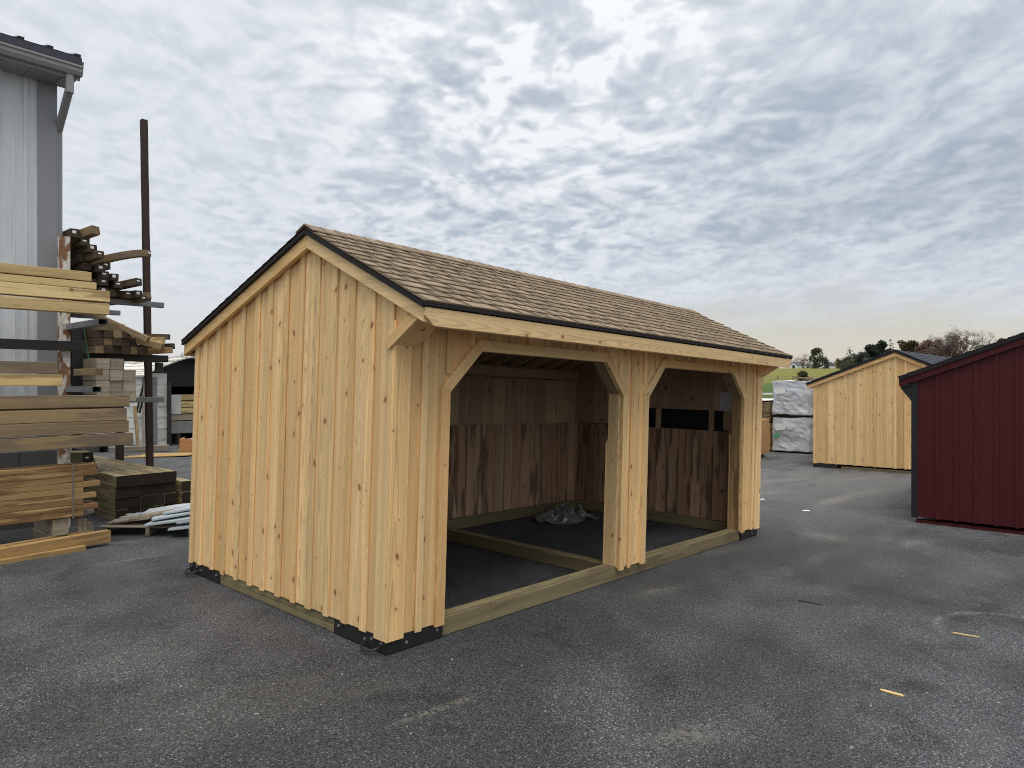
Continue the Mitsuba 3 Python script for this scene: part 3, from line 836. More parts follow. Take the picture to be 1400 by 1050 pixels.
# clear plastic sheet lying crumpled in the stall
def crumple(nx, ny, sx, sy, h, seed, fold=.5):
    xs, ys = np.linspace(-1, 1, nx), np.linspace(-1, 1, ny)
    X, Y = np.meshgrid(xs, ys, indexing='ij')
    p = np.stack([X * sx * 4.6, Y * sy * 4.6, np.zeros_like(X) + seed], -1)
    b = meshkit.fbm(p, 4, seed)
    rr = np.sqrt(X ** 2 + Y ** 2)
    edge = np.clip(1.25 - rr * (1 + .35 * (meshkit.fbm(p * .8 + 4, 2, seed + 2) - .5)), 0, 1)
    z = (.42 - np.abs(b - .5) * 3.2).clip(0, 1) * 1.5 * h * edge + h * .28 * edge ** 2 + np.abs(meshkit.fbm(p * 2.6 + 2, 3, seed + 9) - .5) * h * .8 * edge
    dx = (meshkit.fbm(p * 1.3 + 9, 3, seed + 5) - .5) * fold
    V = np.stack([(X + dx) * sx, (Y + .3 * dx) * sy, z + .004], -1).reshape(-1, 3)
    i, j = np.meshgrid(np.arange(nx - 1), np.arange(ny - 1), indexing='ij')
    a = (i * ny + j).ravel()
    F = np.vstack([np.stack([a, a + ny, a + ny + 1], 1), np.stack([a, a + ny + 1, a + 1], 1)])
    keep = (edge.reshape(-1)[F].min(1) > .02)
    return V, F[keep], np.zeros((len(V), 2))


v, f, u = crumple(110, 80, .52, .36, .24, 3, .9)
pl = put(None, 'plastic_sheet', (v + [5.25, 2.45, 0.003], f, u), 'clear_plastic', MS, smooth=50)
tag(pl, 'crumpled clear plastic sheet lying on the ground at the back of the stall', 'plastic sheet')

# ------------------------------------------------------------------ the two sheds on the right
def small_shed(key, M, mats, n_len, joints_pitch, roofmat, corner=None, corner_mat=None, skid_mat='treated'):
    board, trim = mats
    lw_ = key + '__left_wall'
    js = list(np.arange(W - .13 - joints_pitch * .9, .08, -joints_pitch))[::-1]
    gable_boards(lw_, M, -.0005, -1, board, joints_pitch, 0, W, .05, joints=js, batt=.06)
    for y in (.045, W - .045):
        put(lw_, 'corner_board', bar_mesh([-.020, y, ZS - .012], [-.020, y, roof_z(y, .08)], .09, .021, [-1, 0, 0]), corner_mat or trim, M)
    put(key, 'rear_wall', box_mesh(0, n_len, W - .022, W - .001, ZS, REAR_Z - .03), board, M)
    put(key, 'front_wall', box_mesh(0, n_len, .001, .022, ZS, 2.33), board, M)
    put(key, 'right_wall', poly_mesh(Polygon([(.02, ZS), (.02, roof_z(.02, .06)), (RIDGE_Y, roof_z(RIDGE_Y, .06)), (W - .02, roof_z(W - .02, .06)), (W - .02, ZS)]), .02, [n_len, 0, 0], [0, 1, 0], [0, 0, 1], [-1, 0, 0]), board, M)
    put(key, 'skid', bar_mesh([.01, .10, .004], [.01, W - (.70 if corner is None else .05), .004], .128, .10, [1, 0, 0]), skid_mat, M)
    rf_ = key + '__roof'
    for (y0, y1, nn) in ((EAVE_Y + .01, RIDGE_Y - .004, -FS), (RIDGE_Y + .004, REAR_Y - .01, RS)):
        put(rf_, 'sheathing', bar_mesh([n_len / 2, y0, roof_z(y0, .042)], [n_len / 2, y1, roof_z(y1, .042)], n_len + .16, .028, [0, nn, 1], .002), 'pine_shaded', M)
    shingle_slope(rf_, roofmat, M, EAVE_Y - .012, EAVE_Z - .012, RIDGE_Y, RIDGE_Z - .006, -OG, n_len + OG, .137, single=False)
    shingle_slope(rf_, roofmat, M, REAR_Y + .012, REAR_Z - .012, RIDGE_Y, RIDGE_Z - .006, -OG, n_len + OG, .137, single=False)
    put(rf_, 'drip_edge', bar_mesh([-.088, EAVE_Y - .004, roof_z(EAVE_Y, .040)], [-.088, RIDGE_Y, roof_z(RIDGE_Y, .040)], .058, .020, [-1, 0, 0], .002), 'black_edge', M)
    put(rf_, 'drip_edge', bar_mesh([-.088, RIDGE_Y, roof_z(RIDGE_Y, .040)], [-.088, REAR_Y + .004, roof_z(REAR_Y, .040)], .058, .020, [-1, 0, 0], .002), 'black_edge', M)
    put(rf_, 'rake_board', poly_mesh(Polygon([(EAVE_Y + .02, roof_z(EAVE_Y + .02, .068)), (RIDGE_Y - .001, roof_z(RIDGE_Y, .068)), (RIDGE_Y - .001, roof_z(RIDGE_Y, .172)), (EAVE_Y + .02, roof_z(EAVE_Y + .02, .165))]),
                                     .040, [-.042, 0, 0], [0, 1, 0], [0, 0, 1], [-1, 0, 0], grain='x', cen=2.7), trim, M)
    put(rf_, 'rake_board', poly_mesh(Polygon([(RIDGE_Y + .001, roof_z(RIDGE_Y, .068)), (REAR_Y - .01, roof_z(REAR_Y - .01, .068)), (REAR_Y - .01, roof_z(REAR_Y - .01, .165)), (RIDGE_Y + .001, roof_z(RIDGE_Y, .172))]),
                                     .040, [-.042, 0, 0], [0, 1, 0], [0, 0, 1], [-1, 0, 0], grain='x', cen=2.6), trim, M)
    put(rf_, 'rear_soffit', box_mesh(-.08, n_len + .08, W + .002, REAR_Y - .012, REAR_Z - .15, REAR_Z - .13), corner_mat or trim, M)
    put(rf_, 'rear_fascia', box_mesh(-.08, n_len + .08, REAR_Y - .012, REAR_Y + .006, REAR_Z - .16, REAR_Z - .052), trim, M)
    put(rf_, 'front_fascia', box_mesh(-.08, n_len + .08, EAVE_Y - .003, EAVE_Y + .018, EAVE_Z - .185, EAVE_Z - .052), trim, M)


def at_yard(x, y, z):
    m = MY.copy()
    m[:3, 3] = yard(x, y, z)
    return m


tan = thing('pine_shed', 'smaller unpainted pine shed with a black shingle roof, standing behind the dark red shed', 'shed')
MT = at_yard(16.64, -.33, -.36)
small_shed(tan, MT, ('pine', 'pine'), 6.1, .237, 'shingle_black')
put(tan, 'corner_plate', join([box_mesh(-.012, -.004, W - .62, W + .006, .0, .125, .001), box_mesh(-.012, .5, W + .002, W + .010, .0, .125, .001)]), 'black_steel', MT)
red = thing('red_shed', 'dark red painted board-and-batten shed with black corner trim, cut off by the right edge', 'shed')
MR = at_yard(9.19, -4.31, -.275)
small_shed(red, MR, ('red_paint', 'red_paint'), 4.9, .247, 'shingle_black', corner=1, corner_mat='black_paint_and_shade', skid_mat='red_paint')

put(red, 'eave_return', poly_mesh(Polygon([(W + .001, 1.90), (W + .145, 2.09), (W + .145, 2.125), (W + .001, 2.16)]), .30, [-.041, 0, 0], [0, 1, 0], [0, 0, 1], [1, 0, 0]), 'black_paint_and_shade', MR)

# ------------------------------------------------------------------ steel building on the left
bd = thing('steel_building', 'tall pale blue-grey ribbed steel building with gutter and downspout behind the lumber', 'building')
WY, CX, EZ = 6.5, -.215, 5.72
wl = bd + '__front_wall'
put(wl, 'panel', poly_mesh(sbox(-9, 1.05, CX - .215, EZ), .03, [0, WY, 0], [1, 0, 0], [0, 0, 1], [0, -1, 0]), 'steel_wall', MY)
for i in range(24):
    x = CX - .345 - .275 * i
    put(wl, 'rib', poly_mesh(Polygon([(x - .032, WY - .0305), (x + .032, WY - .0305), (x + .018, WY - .052), (x - .018, WY - .052)]), EZ - 1.05, [0, 0, 1.05], [1, 0, 0], [0, 1, 0], [0, 0, 1]), 'steel_wall', MY)
    if i < 10:
        put(wl, 'minor_rib', poly_mesh(Polygon([(x - .125, WY - .0305), (x - .095, WY - .0305), (x - .103, WY - .037), (x - .117, WY - .037)]), EZ - 1.05, [0, 0, 1.05], [1, 0, 0], [0, 1, 0], [0, 0, 1]), 'steel_wall', MY)
put(bd, 'corner_trim', join([box_mesh(CX - .215, CX, WY - .045, WY + .0, .15, EZ, .003), box_mesh(CX - .03, CX + .004, WY + .001, WY + .2, .15, EZ, .003)]), 'trim_grey', MY)
put(bd, 'end_wall', box_mesh(CX - .03, CX, WY + .201, WY + 12, .1, EZ + .4, .002), 'steel_wall', MY)
for r_ in range(5):  # dark blocks added where the foot of the wall only lies in shadow
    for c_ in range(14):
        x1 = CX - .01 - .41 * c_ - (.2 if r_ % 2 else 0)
        put(bd + '__shadow_base', 'block', bar_mesh([x1 - .40, WY - .02, .05 + .2 * r_ + .097], [x1, WY - .02, .05 + .2 * r_ + .097], .194, .05, [0, -1, 0], .006), 'shade_block', MY)
rb = bd + '__roof'
GY = WY - .40
put(rb, 'soffit', join([box_mesh(-9, CX + .12, GY + .01, WY, EZ - .005, EZ + .012, .002)]), 'trim_grey', MY)
for i in range(16):
    x = CX - .02 - .33 * i
    put(rb, 'soffit_rib', box_mesh(x - .02, x + .02, GY + .02, WY - .05, EZ - .022, EZ - .006, .003), 'trim_grey', MY)
put(rb, 'fascia', box_mesh(-9, CX + .15, GY - .012, GY + .008, EZ - .01, EZ + .22, .002), 'gutter_grey', MY)
gprof = Polygon([(GY - .013, EZ + .03), (GY - .075, EZ + .03), (GY - .10, EZ + .075), (GY - .10, EZ + .115), (GY - .118, EZ + .125), (GY - .118, EZ + .15), (GY - .013, EZ + .15)])
put(rb, 'gutter', poly_mesh(gprof, 8.945, [-9, 0, 0], [0, 1, 0], [0, 0, 1], [1, 0, 0]), 'gutter_grey', MY)
roof_s = .30
rv = [(-9.0, 0), (CX + .14, 0)]
put(rb, 'roof_sheet', bar_mesh([-4.54, GY - .10, EZ + .245], [-4.54, GY + 7, EZ + .245 + roof_s * 7.1], 8.93, .012, [0, -roof_s, 1], .002), 'roof_violet', MY)
for i in range(14):
    x = CX + .10 - .3 * i
    put(rb, 'roof_rib', bar_mesh([x, GY - .102, EZ + .257], [x, GY + 7, EZ + .257 + roof_s * 7.1], .07, .028, [0, -roof_s, 1], .012), 'roof_violet', MY)
put(rb, 'eave_trim', box_mesh(-9, CX + .145, GY - .105, GY - .09, EZ + .16, EZ + .243, .002), 'roof_violet', MY)
put(rb, 'gable_trim', bar_mesh([CX + .15, GY - .10, EZ + .12], [CX + .15, GY + 7, EZ + .12 + roof_s * 7.1], .16, .012, [1, 0, 0], .002), 'gutter_grey', MY)
dsx = CX + .03
put(bd, 'downspout', join([bar_mesh([dsx, GY - .06, EZ + .04], [dsx, GY - .06, EZ - .20], .085, .07, [0, 1, 0], .012),
                           bar_mesh([dsx, GY - .045, EZ - .18], [dsx, WY + .02, EZ - .62], .085, .07, [0, 1, .6], .012),
                           bar_mesh([dsx, WY - .01, EZ - .60], [dsx, WY - .01, .2], .085, .07, [0, 1, 0], .012)]), 'gutter_grey', MY)

# ------------------------------------------------------------------ lumber rack A: sticks lying along the wall
ra = thing('cantilever_rack', 'steel lumber rack with peeling white posts and open grey tube arms against the steel wall', 'rack')
for x in (-.205, -2.6):
    p_ = put(ra, 'post', box_mesh(x - .065, x + .065, 6.17, 6.30, .06, 3.74) if False else bar_mesh([x, 6.17, .05], [x, 6.17, 3.74], .115, .10, [0, 1, 0], .004), 'peeling_paint', MY)
    for z, yend in ((1.13, 4.98), (1.82, 5.20), (2.60, 5.0)):
        v1 = tm(trimesh.boolean.difference([trimesh.creation.box(extents=[.10, 6.16 - yend, .07]), trimesh.creation.box(extents=[.088, 6.16 - yend - .2, .058], transform=trimesh.transformations.translation_matrix([0, -.2, 0]))], engine='manifold'))
        put(ra, 'arm', (v1[0] + [x + .05, (6.16 + yend) / 2, z], v1[1], v1[2]), 'grey_steel', MY)
put(ra, 'rail', box_mesh(-6, .0, 6.10, 6.165, 2.30, 2.42), 'black_steel', MY)


def timber(name, label, group, p0, p1, w, t, mat, up=(0, 0, 1), M=MY, cat='timber', tagw=None, bev=.004, wind=None):
    """A loose stick whose axis runs from p0 to p1 (centres of its ends)."""
    up = np.asarray(up, float)
    d = np.asarray(p1, float) - np.asarray(p0, float)
    d /= np.linalg.norm(d)
    n = up - d * (up @ d)
    n /= np.linalg.norm(n)
    key = put(None, name, bar_mesh(np.asarray(p0) - n * t / 2, np.asarray(p1) - n * t / 2, w, t, n, bev), mat, M)
    tag(key, label, cat, group)
    if tagw:
        s = np.cross(n, d)
        c = np.asarray(p0, float) + s * tagw[0] * w + n * tagw[1] * t
        put(key, 'end_tag', bar_mesh(c - s * .022 - d * .0008, c + s * .022 - d * .0008, .018 if tagw[2] else .036, .0012, -d, .0002), 'tag_white', M)
    return key


G4 = 'four long brown timbers stacked on the rack arms'
zz = [(1.245, .04, 'bottom'), (1.395, -.01, 'second from the bottom'), (1.535, -.03, 'third from the bottom'), (1.690, .0, 'topmost')]
for i, (z, x1, nm) in enumerate(zz):
    for yy in (4.93,):
        if True:
            timber('long_timber', f'long brown knotty timber, {nm} of the stack of four on the rack', None, [x1 + .08, yy, z], [-4.2, yy, z + rng.uniform(-.004, .004)], .138, .136, 'lumber_brown')
for z, nm in ((1.395, 'lower'), (1.55, 'upper')):
    timber('long_timber', f'{nm} of the two brown timbers lying behind the stack of four on the rack', None, [-.02, 5.09, z], [-4.2, 5.09, z], .138, .15, 'lumber_brown')
zz = [(2.735, -.135, 'lowest'), (2.88, -.13, 'second lowest'), (2.985, -.27, 'second highest'), (3.085, -.32, 'highest')]
for i, (z, x1, nm) in enumerate(zz):
    th = (.125, .125, .075, .10)[i]
    timber('yellow_plank', f'pale yellow plank, {nm} of the four high on the rack beside the wall', None, [x1, 4.93, z], [-4.2, 4.93, z], .14, th, 'lumber_yellow', cat='plank')
for i, (z, x1, nm, m) in enumerate(((1.925, -.60, 'lower, paler', 'lumber_yellow'), (2.06, -.64, 'upper, browner', 'lumber_brown'))):
    timber('mid_plank', f'{nm} plank of the pair on the middle rack arms', None, [x1, 4.95, z], [-4.2, 4.95, z], .14, .125, m, cat='plank')
short = timber('cut_block', 'short square offcut sticking out beside the peeling rack post', None, [-.02, 5.55, 2.03], [-.09, 6.1, 2.03], .09, .085, 'lumber_brown')

# strapped stack of brown-streaked planks low down
bs = thing('plank_bundle', 'strapped bundle of brown-streaked planks with staggered ends, raised on blocks near the ground', 'bundle')
for i in range(9):
    z = .452 + .063 * i
    x1 = -.40 if i in (0, 2, 4, 6) else (-.27 + .02 * (i % 3))
    if i == 8:
        x1 = -.27
    put(bs, 'plank', bar_mesh([x1, 5.01, z - .031], [-4.2, 5.01, z - .031], .29, .060, [0, 0, 1], .003), 'lumber_stained', MY)
put(bs, 'strap', join([bar_mesh([-.50, 4.862, .40], [-.50, 4.862, 1.0], .018, .002, [0, -1, 0], .0004), bar_mesh([-.50, 4.86, 1.0], [-.50, 5.2, 1.0], .018, .002, [0, 0, 1], .0004)]), 'wire_grey', MY)
for x in (-.62, -2.4):
    k_ = put(None, 'support_block', join([bar_mesh([x, 4.93, .075], [x, 5.55, .075], .17, .155, [0, 0, 1], .01), bar_mesh([x + .01, 4.90, .232], [x + .01, 5.6, .232], .15, .175, [0, 0, 1], .01)]), 'lumber_grey', MY)
    tag(k_, 'grey wooden support blocks under the right end of the strapped plank bundle' if x > -1 else 'grey wooden support blocks under the far left of the strapped plank bundle', 'block')
rk = put(None, 'wood_offcut', join([bar_mesh([-.37, 5.02, .085], [-.36, 5.05, .36], .10, .07, [-.3, -.95, 0], .012), bar_mesh([-.27, 5.10, .085], [-.30, 5.10, .30], .09, .06, [.1, -.95, 0], .012),
                                    bar_mesh([-.44, 5.04, .37], [-.22, 5.22, .385], .10, .05, [0, 0, 1], .01)]), 'lumber_grey', MY)
tag(rk, 'splintered grey wood offcuts standing under the end of the strapped plank bundle', 'offcuts')

# the timbers on the ground in front
g1 = timber('ground_timber', 'front golden timber lying on the asphalt at the left edge', None, [-.16, 4.82, .165], [-3.2, 4.28, .185], .10, .13, 'lumber_gold')
g2 = timber('ground_timber', 'golden timber under the front one at the left edge, ending shorter', None, [-.44, 4.72, .105 - .02], [-3.2, 4.24, .12], .09, .075, 'lumber_gold')
g3 = timber('ground_timber', 'thin pale timber on the asphalt behind the golden timber at the left edge', None, [-.30, 5.0, .20], [-3.2, 4.46, .21], .06, .045, 'lumber_gold')

# ------------------------------------------------------------------ rack B: squared timbers, ends towards the yard
rb_ = thing('end_rack', 'dark steel rack with level arms carrying squared timbers end on, beside the steel building', 'rack')
for x, y in ((.02, 6.95), (.02, 8.4), (1.22, 8.4)):
    put(rb_, 'upright', bar_mesh([x, y, .05], [x, y, 3.0 if x < 1 else 2.3], .10, .10, [0, 1, 0]), 'rust_brown', MY)
for z, mat_, x1 in ((3.025, 'grey_steel', 1.20), (2.235, 'black_steel', 1.26), (1.655, 'grey_steel', 1.20)):
    for y in (6.72, 8.4):
        put(rb_, 'arm', bar_mesh([-.10, y, z - .035], [x1, y, z - .035], .09, .075 if z > 2.9 or z < 2 else .10, [0, 0, 1], .006), mat_, MY)
put(rb_, 'back_arm', bar_mesh([.1, 7.9, 2.87], [.82, 7.9, 2.87], .08, .06, [0, 0, 1], .004), 'grey_steel', MY)
put(rb_, 'face_plate', bar_mesh([.06, 6.62, 1.0], [.06, 6.62, 2.62], .13, .012, [0, -1, 0], .002), 'black_steel', MY)
put(rb_, 'strap', tube_mesh([[.12, 6.55, 2.62], [.135, 6.52, 2.45], [.165, 6.50, 2.25], [.18, 6.50, 1.95], [.18, 6.50, 1.8]], .006), 'green_strap', MY)
put(rb_, 'strap', tube_mesh([[.11, 6.53, 2.40], [.145, 6.52, 2.30], [.165, 6.51, 2.23]], .006), 'green_strap', MY)
pole = put(None, 'steel_pole', bar_mesh([1.20, 7.12, .06], [1.135, 7.20, 5.84], .085, .085, [0, 1, 0], .003), 'rust_brown', MY)
tag(pole, 'tall slim rust-brown steel pole rising above the end rack', 'pole')
post2 = put(rb_, 'upright', bar_mesh([1.235, 6.9, 2.05], [1.235, 6.9, 2.2], .09, .09, [0, 1, 0]), 'black_steel', MY)

TOP = 'weathered brown timbers heaped on the top arm of the end rack'
# (x, z of the end's centre at y, size, y, length of the part shown as skew dx, dz per metre)
heap = [(-.02, 3.845, .115, 6.42, 0, 0, 1), (.185, 3.90, .115, 6.30, -.42, -.22, 0), (.10, 3.75, .10, 6.42, 0, 0, 1), (.175, 3.67, .10, 6.38, -.1, -.05, 1), (.245, 3.59, .10, 6.32, -.22, -.10, 1),
        (.40, 3.49, .10, 6.55, -.25, -.06, 1), (.30, 3.43, .10, 6.45, 0, 0, 1), (.345, 3.35, .095, 6.45, 0, 0, 1), (.335, 3.25, .095, 6.45, 0, 0, 1), (.475, 3.335, .095, 6.48, 0, 0, 1),
        (.52, 3.235, .095, 6.46, 0, 0, 1), (.73, 3.285, .10, 6.34, -.40, -.12, 1), (.345, 3.135, .10, 6.48, 0, 0, 1), (.46, 3.125, .095, 6.52, 0, 0, 0), (.66, 3.12, .10, 6.50, -.1, 0, 1), (.78, 3.135, .10, 6.48, -.2, -.03, 1), (.86, 3.08, .09, 6.5, -.3, -.02, 1),
        (.16, 3.45, .10, 6.55, 0, 0, 0), (.12, 3.34, .10, 6.55, 0, 0, 0), (.12, 3.23, .10, 6.55, 0, 0, 0), (.22, 3.24, .10, 6.56, 0, 0, 0), (.22, 3.13, .10, 6.56, 0, 0, 0), (.11, 3.12, .10, 6.57, 0, 0, 0), (.14, 3.56, .10, 6.56, 0, 0, 0), (.57, 3.13, .09, 6.6, 0, 0, 0)]
HEAP_SAY = ['square timber lying right on top of the peeling white rack post', 'square timber tilted up highest above the heap on the top rack arm', 'white-tagged timber just below the tilted highest one in the top heap',
            'white-tagged timber third down the left slope of the top heap', 'white-tagged timber jutting out lowest on the left slope of the top heap', 'white-tagged timber under the middle of the long bowed one',
            'white-tagged timber directly under the thick end of the bowed one', 'white-tagged timber at the top of the middle column of the top heap', 'white-tagged timber second down the middle column of the top heap',
            'white-tagged timber right of the top of the middle column', 'white-tagged timber left of the skewed one in the top heap', 'skewed pale-sided timber pointing right in the middle of the top heap',
            'white-tagged timber at the foot of the middle column of the top heap', 'untagged timber right of the foot of the middle column', 'left one of the three tagged timbers lowest at the right of the top heap',
            'middle one of the three tagged timbers lowest at the right of the top heap', 'right one of the three tagged timbers lowest at the right of the top heap']
BURIED = [f'untagged timber set back in the top heap, {q}' for q in ('right of the white post, third down', 'beside the white post at mid height', 'left of the middle column, low down', 'against the middle column, second from bottom',
                                                                            'against the foot of the middle column', 'beside the white post at the bottom', 'right of the white post, second down', 'between the two skewed timbers at the bottom')]
for i, (x, z, s, y, dx, dz, tg) in enumerate(heap):
    ln_ = 2.1
    timber('squared_timber', HEAP_SAY[i] if i < len(HEAP_SAY) else BURIED[i - len(HEAP_SAY)], None, [x, y, z], [x + dx * ln_, y + ln_, z + dz * ln_], s, s * .96, 'lumber_dark' if i != 1 else 'lumber_brown', tagw=(.1, .12, i % 3 != 0) if tg else None)
# the long bent timber and the board to the pole
pts = [[.02, 7.3, 3.46], [.30, 6.85, 3.545], [.58, 6.45, 3.645], [.80, 6.18, 3.665]]
bent = thing('bent_timber', 'long bowed brown timber sticking far out of the top heap towards the pole', 'timber')
mm = []
_t = np.linspace(0, 1, 13)
pts = np.stack([np.interp(_t, [0, .35, .70, 1], [q[k] for q in pts]) for k in range(3)], 1)
pts[:, 2] = np.polyval(np.polyfit(_t, pts[:, 2], 3), _t)
pts[:, :2] = np.stack([np.polyval(np.polyfit(_t, pts[:, k], 2), _t) for k in (0, 1)], 1)
for a, b in zip(pts[:-1], pts[1:]):
    mm.append(bar_mesh(np.array(a) - [0, 0, .045], np.array(b) - [0, 0, .045] + (np.array(b) - a) * .02, .09, .09, [0, 0, 1], .001))
put(bent, 'stick', join(mm), 'lumber_brown', MY)
put(bent, 'end_tag', bar_mesh([.775, 6.145, 3.67], [.825, 6.185, 3.67], .03, .0015, [.6, -.75, 0], .0003), 'tag_white', MY)
timber('squared_timber', 'flat brown board reaching from the top heap to the steel pole', None, [1.04, 6.75, 3.16], [.35, 7.2, 3.02], .10, .085, 'lumber_brown')

ORD = ('first', 'second', 'third', 'fourth', 'fifth', 'sixth')
MID = 'squared timbers in the bundle on the middle arm of the end rack'
for r_, (z, n_) in enumerate(((2.345, 6), (2.450, 5), (2.555, 4), (2.650, 3))):
    for c_ in range(n_):
        x = .265 + .108 * c_ + (.0 if r_ < 3 else .05)
        timber('bundle_timber', f'square brown timber end, {ORD[c_]} from the left in the {("bottom", "second", "third", "top")[r_]} row on the middle arm', MID,
               [x, 6.40 + rng.uniform(-.03, .04), z], [x, 8.6, z], .104, .098, rng.choice(['lumber_dark', 'lumber_dark', 'lumber_brown']))
skew = [([1.18, 6.45, 2.555], [.55, 6.95, 2.56], .10, .075, 'lumber_dark', 'thin dark board lying crosswise at the top right of the middle arm'),
        ([.80, 6.20, 2.49], [.28, 6.75, 2.84], .085, .075, 'lumber_brown', 'brown timber slanting down from the high planks onto the middle arm'),
        ([1.00, 6.22, 2.40], [.55, 6.70, 2.56], .10, .09, 'lumber_brown', 'brown timber slanting to the right on the middle arm, second from its right end'),
        ([1.08, 6.40, 2.50], [.70, 6.85, 2.50], .10, .08, 'lumber_yellow', 'pale yellowish timber at the right of the middle arm'),
        ([1.13, 6.28, 2.36], [.80, 6.75, 2.33], .10, .08, 'lumber_gold', 'golden timber at the right end of the middle arm'),
        ([1.26, 6.50, 2.43], [.85, 6.95, 2.40], .09, .08, 'lumber_dark', 'dark timber sticking furthest right on the middle arm'),
        ([.78, 6.34, 2.35], [.78, 8.2, 2.35], .09, .09, 'lumber_dark', 'dark square timber lying under the slanting timbers on the middle arm')]
for a, b, w, t, m, lb in skew:
    timber('skew_timber', lb, None, a, b, w, t, m)

LOW = 'big grey squared timbers stacked end on below the middle arm'
for r_, (z, n_, x0) in enumerate(((2.145, 2, .21), (2.000, 3, .20), (1.855, 3, .205), (1.725, 3, .21))):
    for c_ in range(n_):
        x = x0 + .165 * c_
        nm = ('top', 'second', 'third', 'lowest')[r_]
        timber('big_timber', f'big grey timber end, {ORD[c_]} from the left in the {nm} row below the middle arm', LOW, [x, 6.12 + rng.uniform(-.02, .02), z], [x, 8.3, z], .156, .14, 'lumber_grey')

DK = thing('timber_stack', 'strapped stack of dark wet square timbers on the asphalt behind the pallet of pale sheets', 'bundle')
for r_ in range(4):
    for c_ in range(5):
        x, z = .46 + .158 * c_, .135 + .152 * r_
        yy = 6.20 + rng.uniform(-.014, .014) + (.0 if r_ < 3 else -.03)
        put(DK, 'timber', bar_mesh([x, yy, z - .074], [x, yy + 3.6, z - .074], .155, .148, [0, 0, 1], .005), 'lumber_wet', MY)
put(DK, 'strap', join([bar_mesh([.38, 6.9, .674], [1.18, 6.9, .674], .02, .002, [0, 0, 1], .0004), bar_mesh([.378, 6.9, .1], [.378, 6.9, .674], .02, .002, [-1, 0, 0], .0004)]), 'wire_grey', MY)
D2 = 'dark square timbers to the right of the dark timber stack'
for (x, z, yy) in ((1.33, .13, 6.2), (1.33, .28, 6.2), (1.33, .43, 6.22), (1.52, .13, 6.3), (1.52, .28, 6.32)):
    timber('stack_timber', ('top' if z > .4 else 'middle' if z > .2 and x < 1.4 else 'upper' if z > .2 else 'bottom') + (' dark timber of the short pile of three right of the dark stack' if x < 1.4 else ' dark timber of the low pile of two beside the shed wall'), D2, [x, yy, z], [x, yy + 2.2, z], .16, .147, 'lumber_wet')
timber('tagged_timber', 'dark timber with a white end tag lying across the back of the dark timber stack', None, [.62, 8.0, .77], [.10, 9.6, .77], .17, .155, 'lumber_wet', tagw=(.1, .0, 1))
put(None, 'cable', tube_mesh([[.05, 6.2, 1.08], [.2, 6.5, .95], [.33, 6.7, .72], [.40, 6.85, .69], [.5, 6.95, .685]], .007), 'black_steel', MY)
tag('cable', 'black cable trailing over the dark timber stack', 'cable')

# pallet with pale sheets
pal = thing('pallet', 'low grey wooden pallet carrying loose pale sheets', 'pallet')
d1 = np.array([.76, -.62, 0]) / np.linalg.norm([.76, -.62])
d2 = np.array([d1[1], -d1[0], 0]) * -1
P0 = np.array([-.06, 5.36, 0])


def pl_pt(a, b, z):
    return P0 + d1 * a + d2 * b + [0, 0, z + ground_yard(*(P0 + d1 * a + d2 * b)[:2])]


for a in (.03, .52, 1.0):
    put(pal, 'stringer', bar_mesh(pl_pt(a, .0, .004), pl_pt(a, .9, .004), .045, .09, [0, 0, 1]), 'lumber_grey', MY)
for b in (.05, .25, .45, .65, .85):
    put(pal, 'deck_board', bar_mesh(pl_pt(-.02, b, .095), pl_pt(1.04, b, .095), .11, .02, [0, 0, 1]), 'lumber_grey', MY)
SH = [(.02, .10, .55, .42, .118, 0.05, 'lumber_grey'), (.10, .32, .62, .36, .140, .06, 'sheet_mat'), (.28, .06, .50, .22, .165, .14, 'lumber_grey'), (.35, .30, .60, .40, .19, .04, 'silver_wrap'),
      (.52, -.12, .62, .46, .135, .0, 'sheet_mat'), (.58, -.04, .60, .50, .185, .10, 'sheet_mat'), (.66, .10, .55, .52, .235, .20, 'sheet_mat'), (.80, -.16, .55, .42, .09, -.06, 'sheet_mat'), (.88, -.10, .5, .44, .16, .08, 'sheet_mat')]
SHEET_SAY = ['dull grey sheet lowest at the left end of the pallet', 'pale sheet lying at the left of the pallet', 'dull grey sheet on top at the left of the pallet', 'crinkled silvery sheet in the middle of the pallet',
             'pale blue sheet sloping off the front middle of the pallet', 'pale blue sheet tilted up at the right of the pallet', 'highest pale blue sheet, tilted most, at the right of the pallet', 'pale sheet hanging off the right end of the pallet to the ground', 'pale sheet at the right end of the pallet under the tilted ones']
for i, (a, b, lx, ly, z, tl, m) in enumerate(SH):
    an = rng.uniform(-.25, .35)
    ux = d1 * math.cos(an) + d2 * math.sin(an)
    uy = -d1 * math.sin(an) + d2 * math.cos(an)
    ux = ux + np.array([0, 0, .10 + tl * .3])
    o = pl_pt(a, b, z)
    n = np.cross(ux, uy)
    key = put(None, 'pale_sheet', poly_mesh(Polygon([(0, 0), (lx * .9, rng.uniform(-.05, .05)), (lx, ly * .8), (lx * .55, ly), (.02, ly * .9)]), .022, o, ux / np.linalg.norm(ux), uy, n / np.linalg.norm(n)), m, MY)
    tag(key, SHEET_SAY[i], 'sheet', 'loose sheets on the low pallet')

# ------------------------------------------------------------------ far left: old canopy shed, its lumber, oddments
can = thing('canopy_shed', 'old white lap-sided canopy shed with a low curved roof and a dark open front', 'shed')
MC = frame(MY[:3, 0], MY[:3, 1], [0, 0, 1], yard(4.72, 17.2, .06))
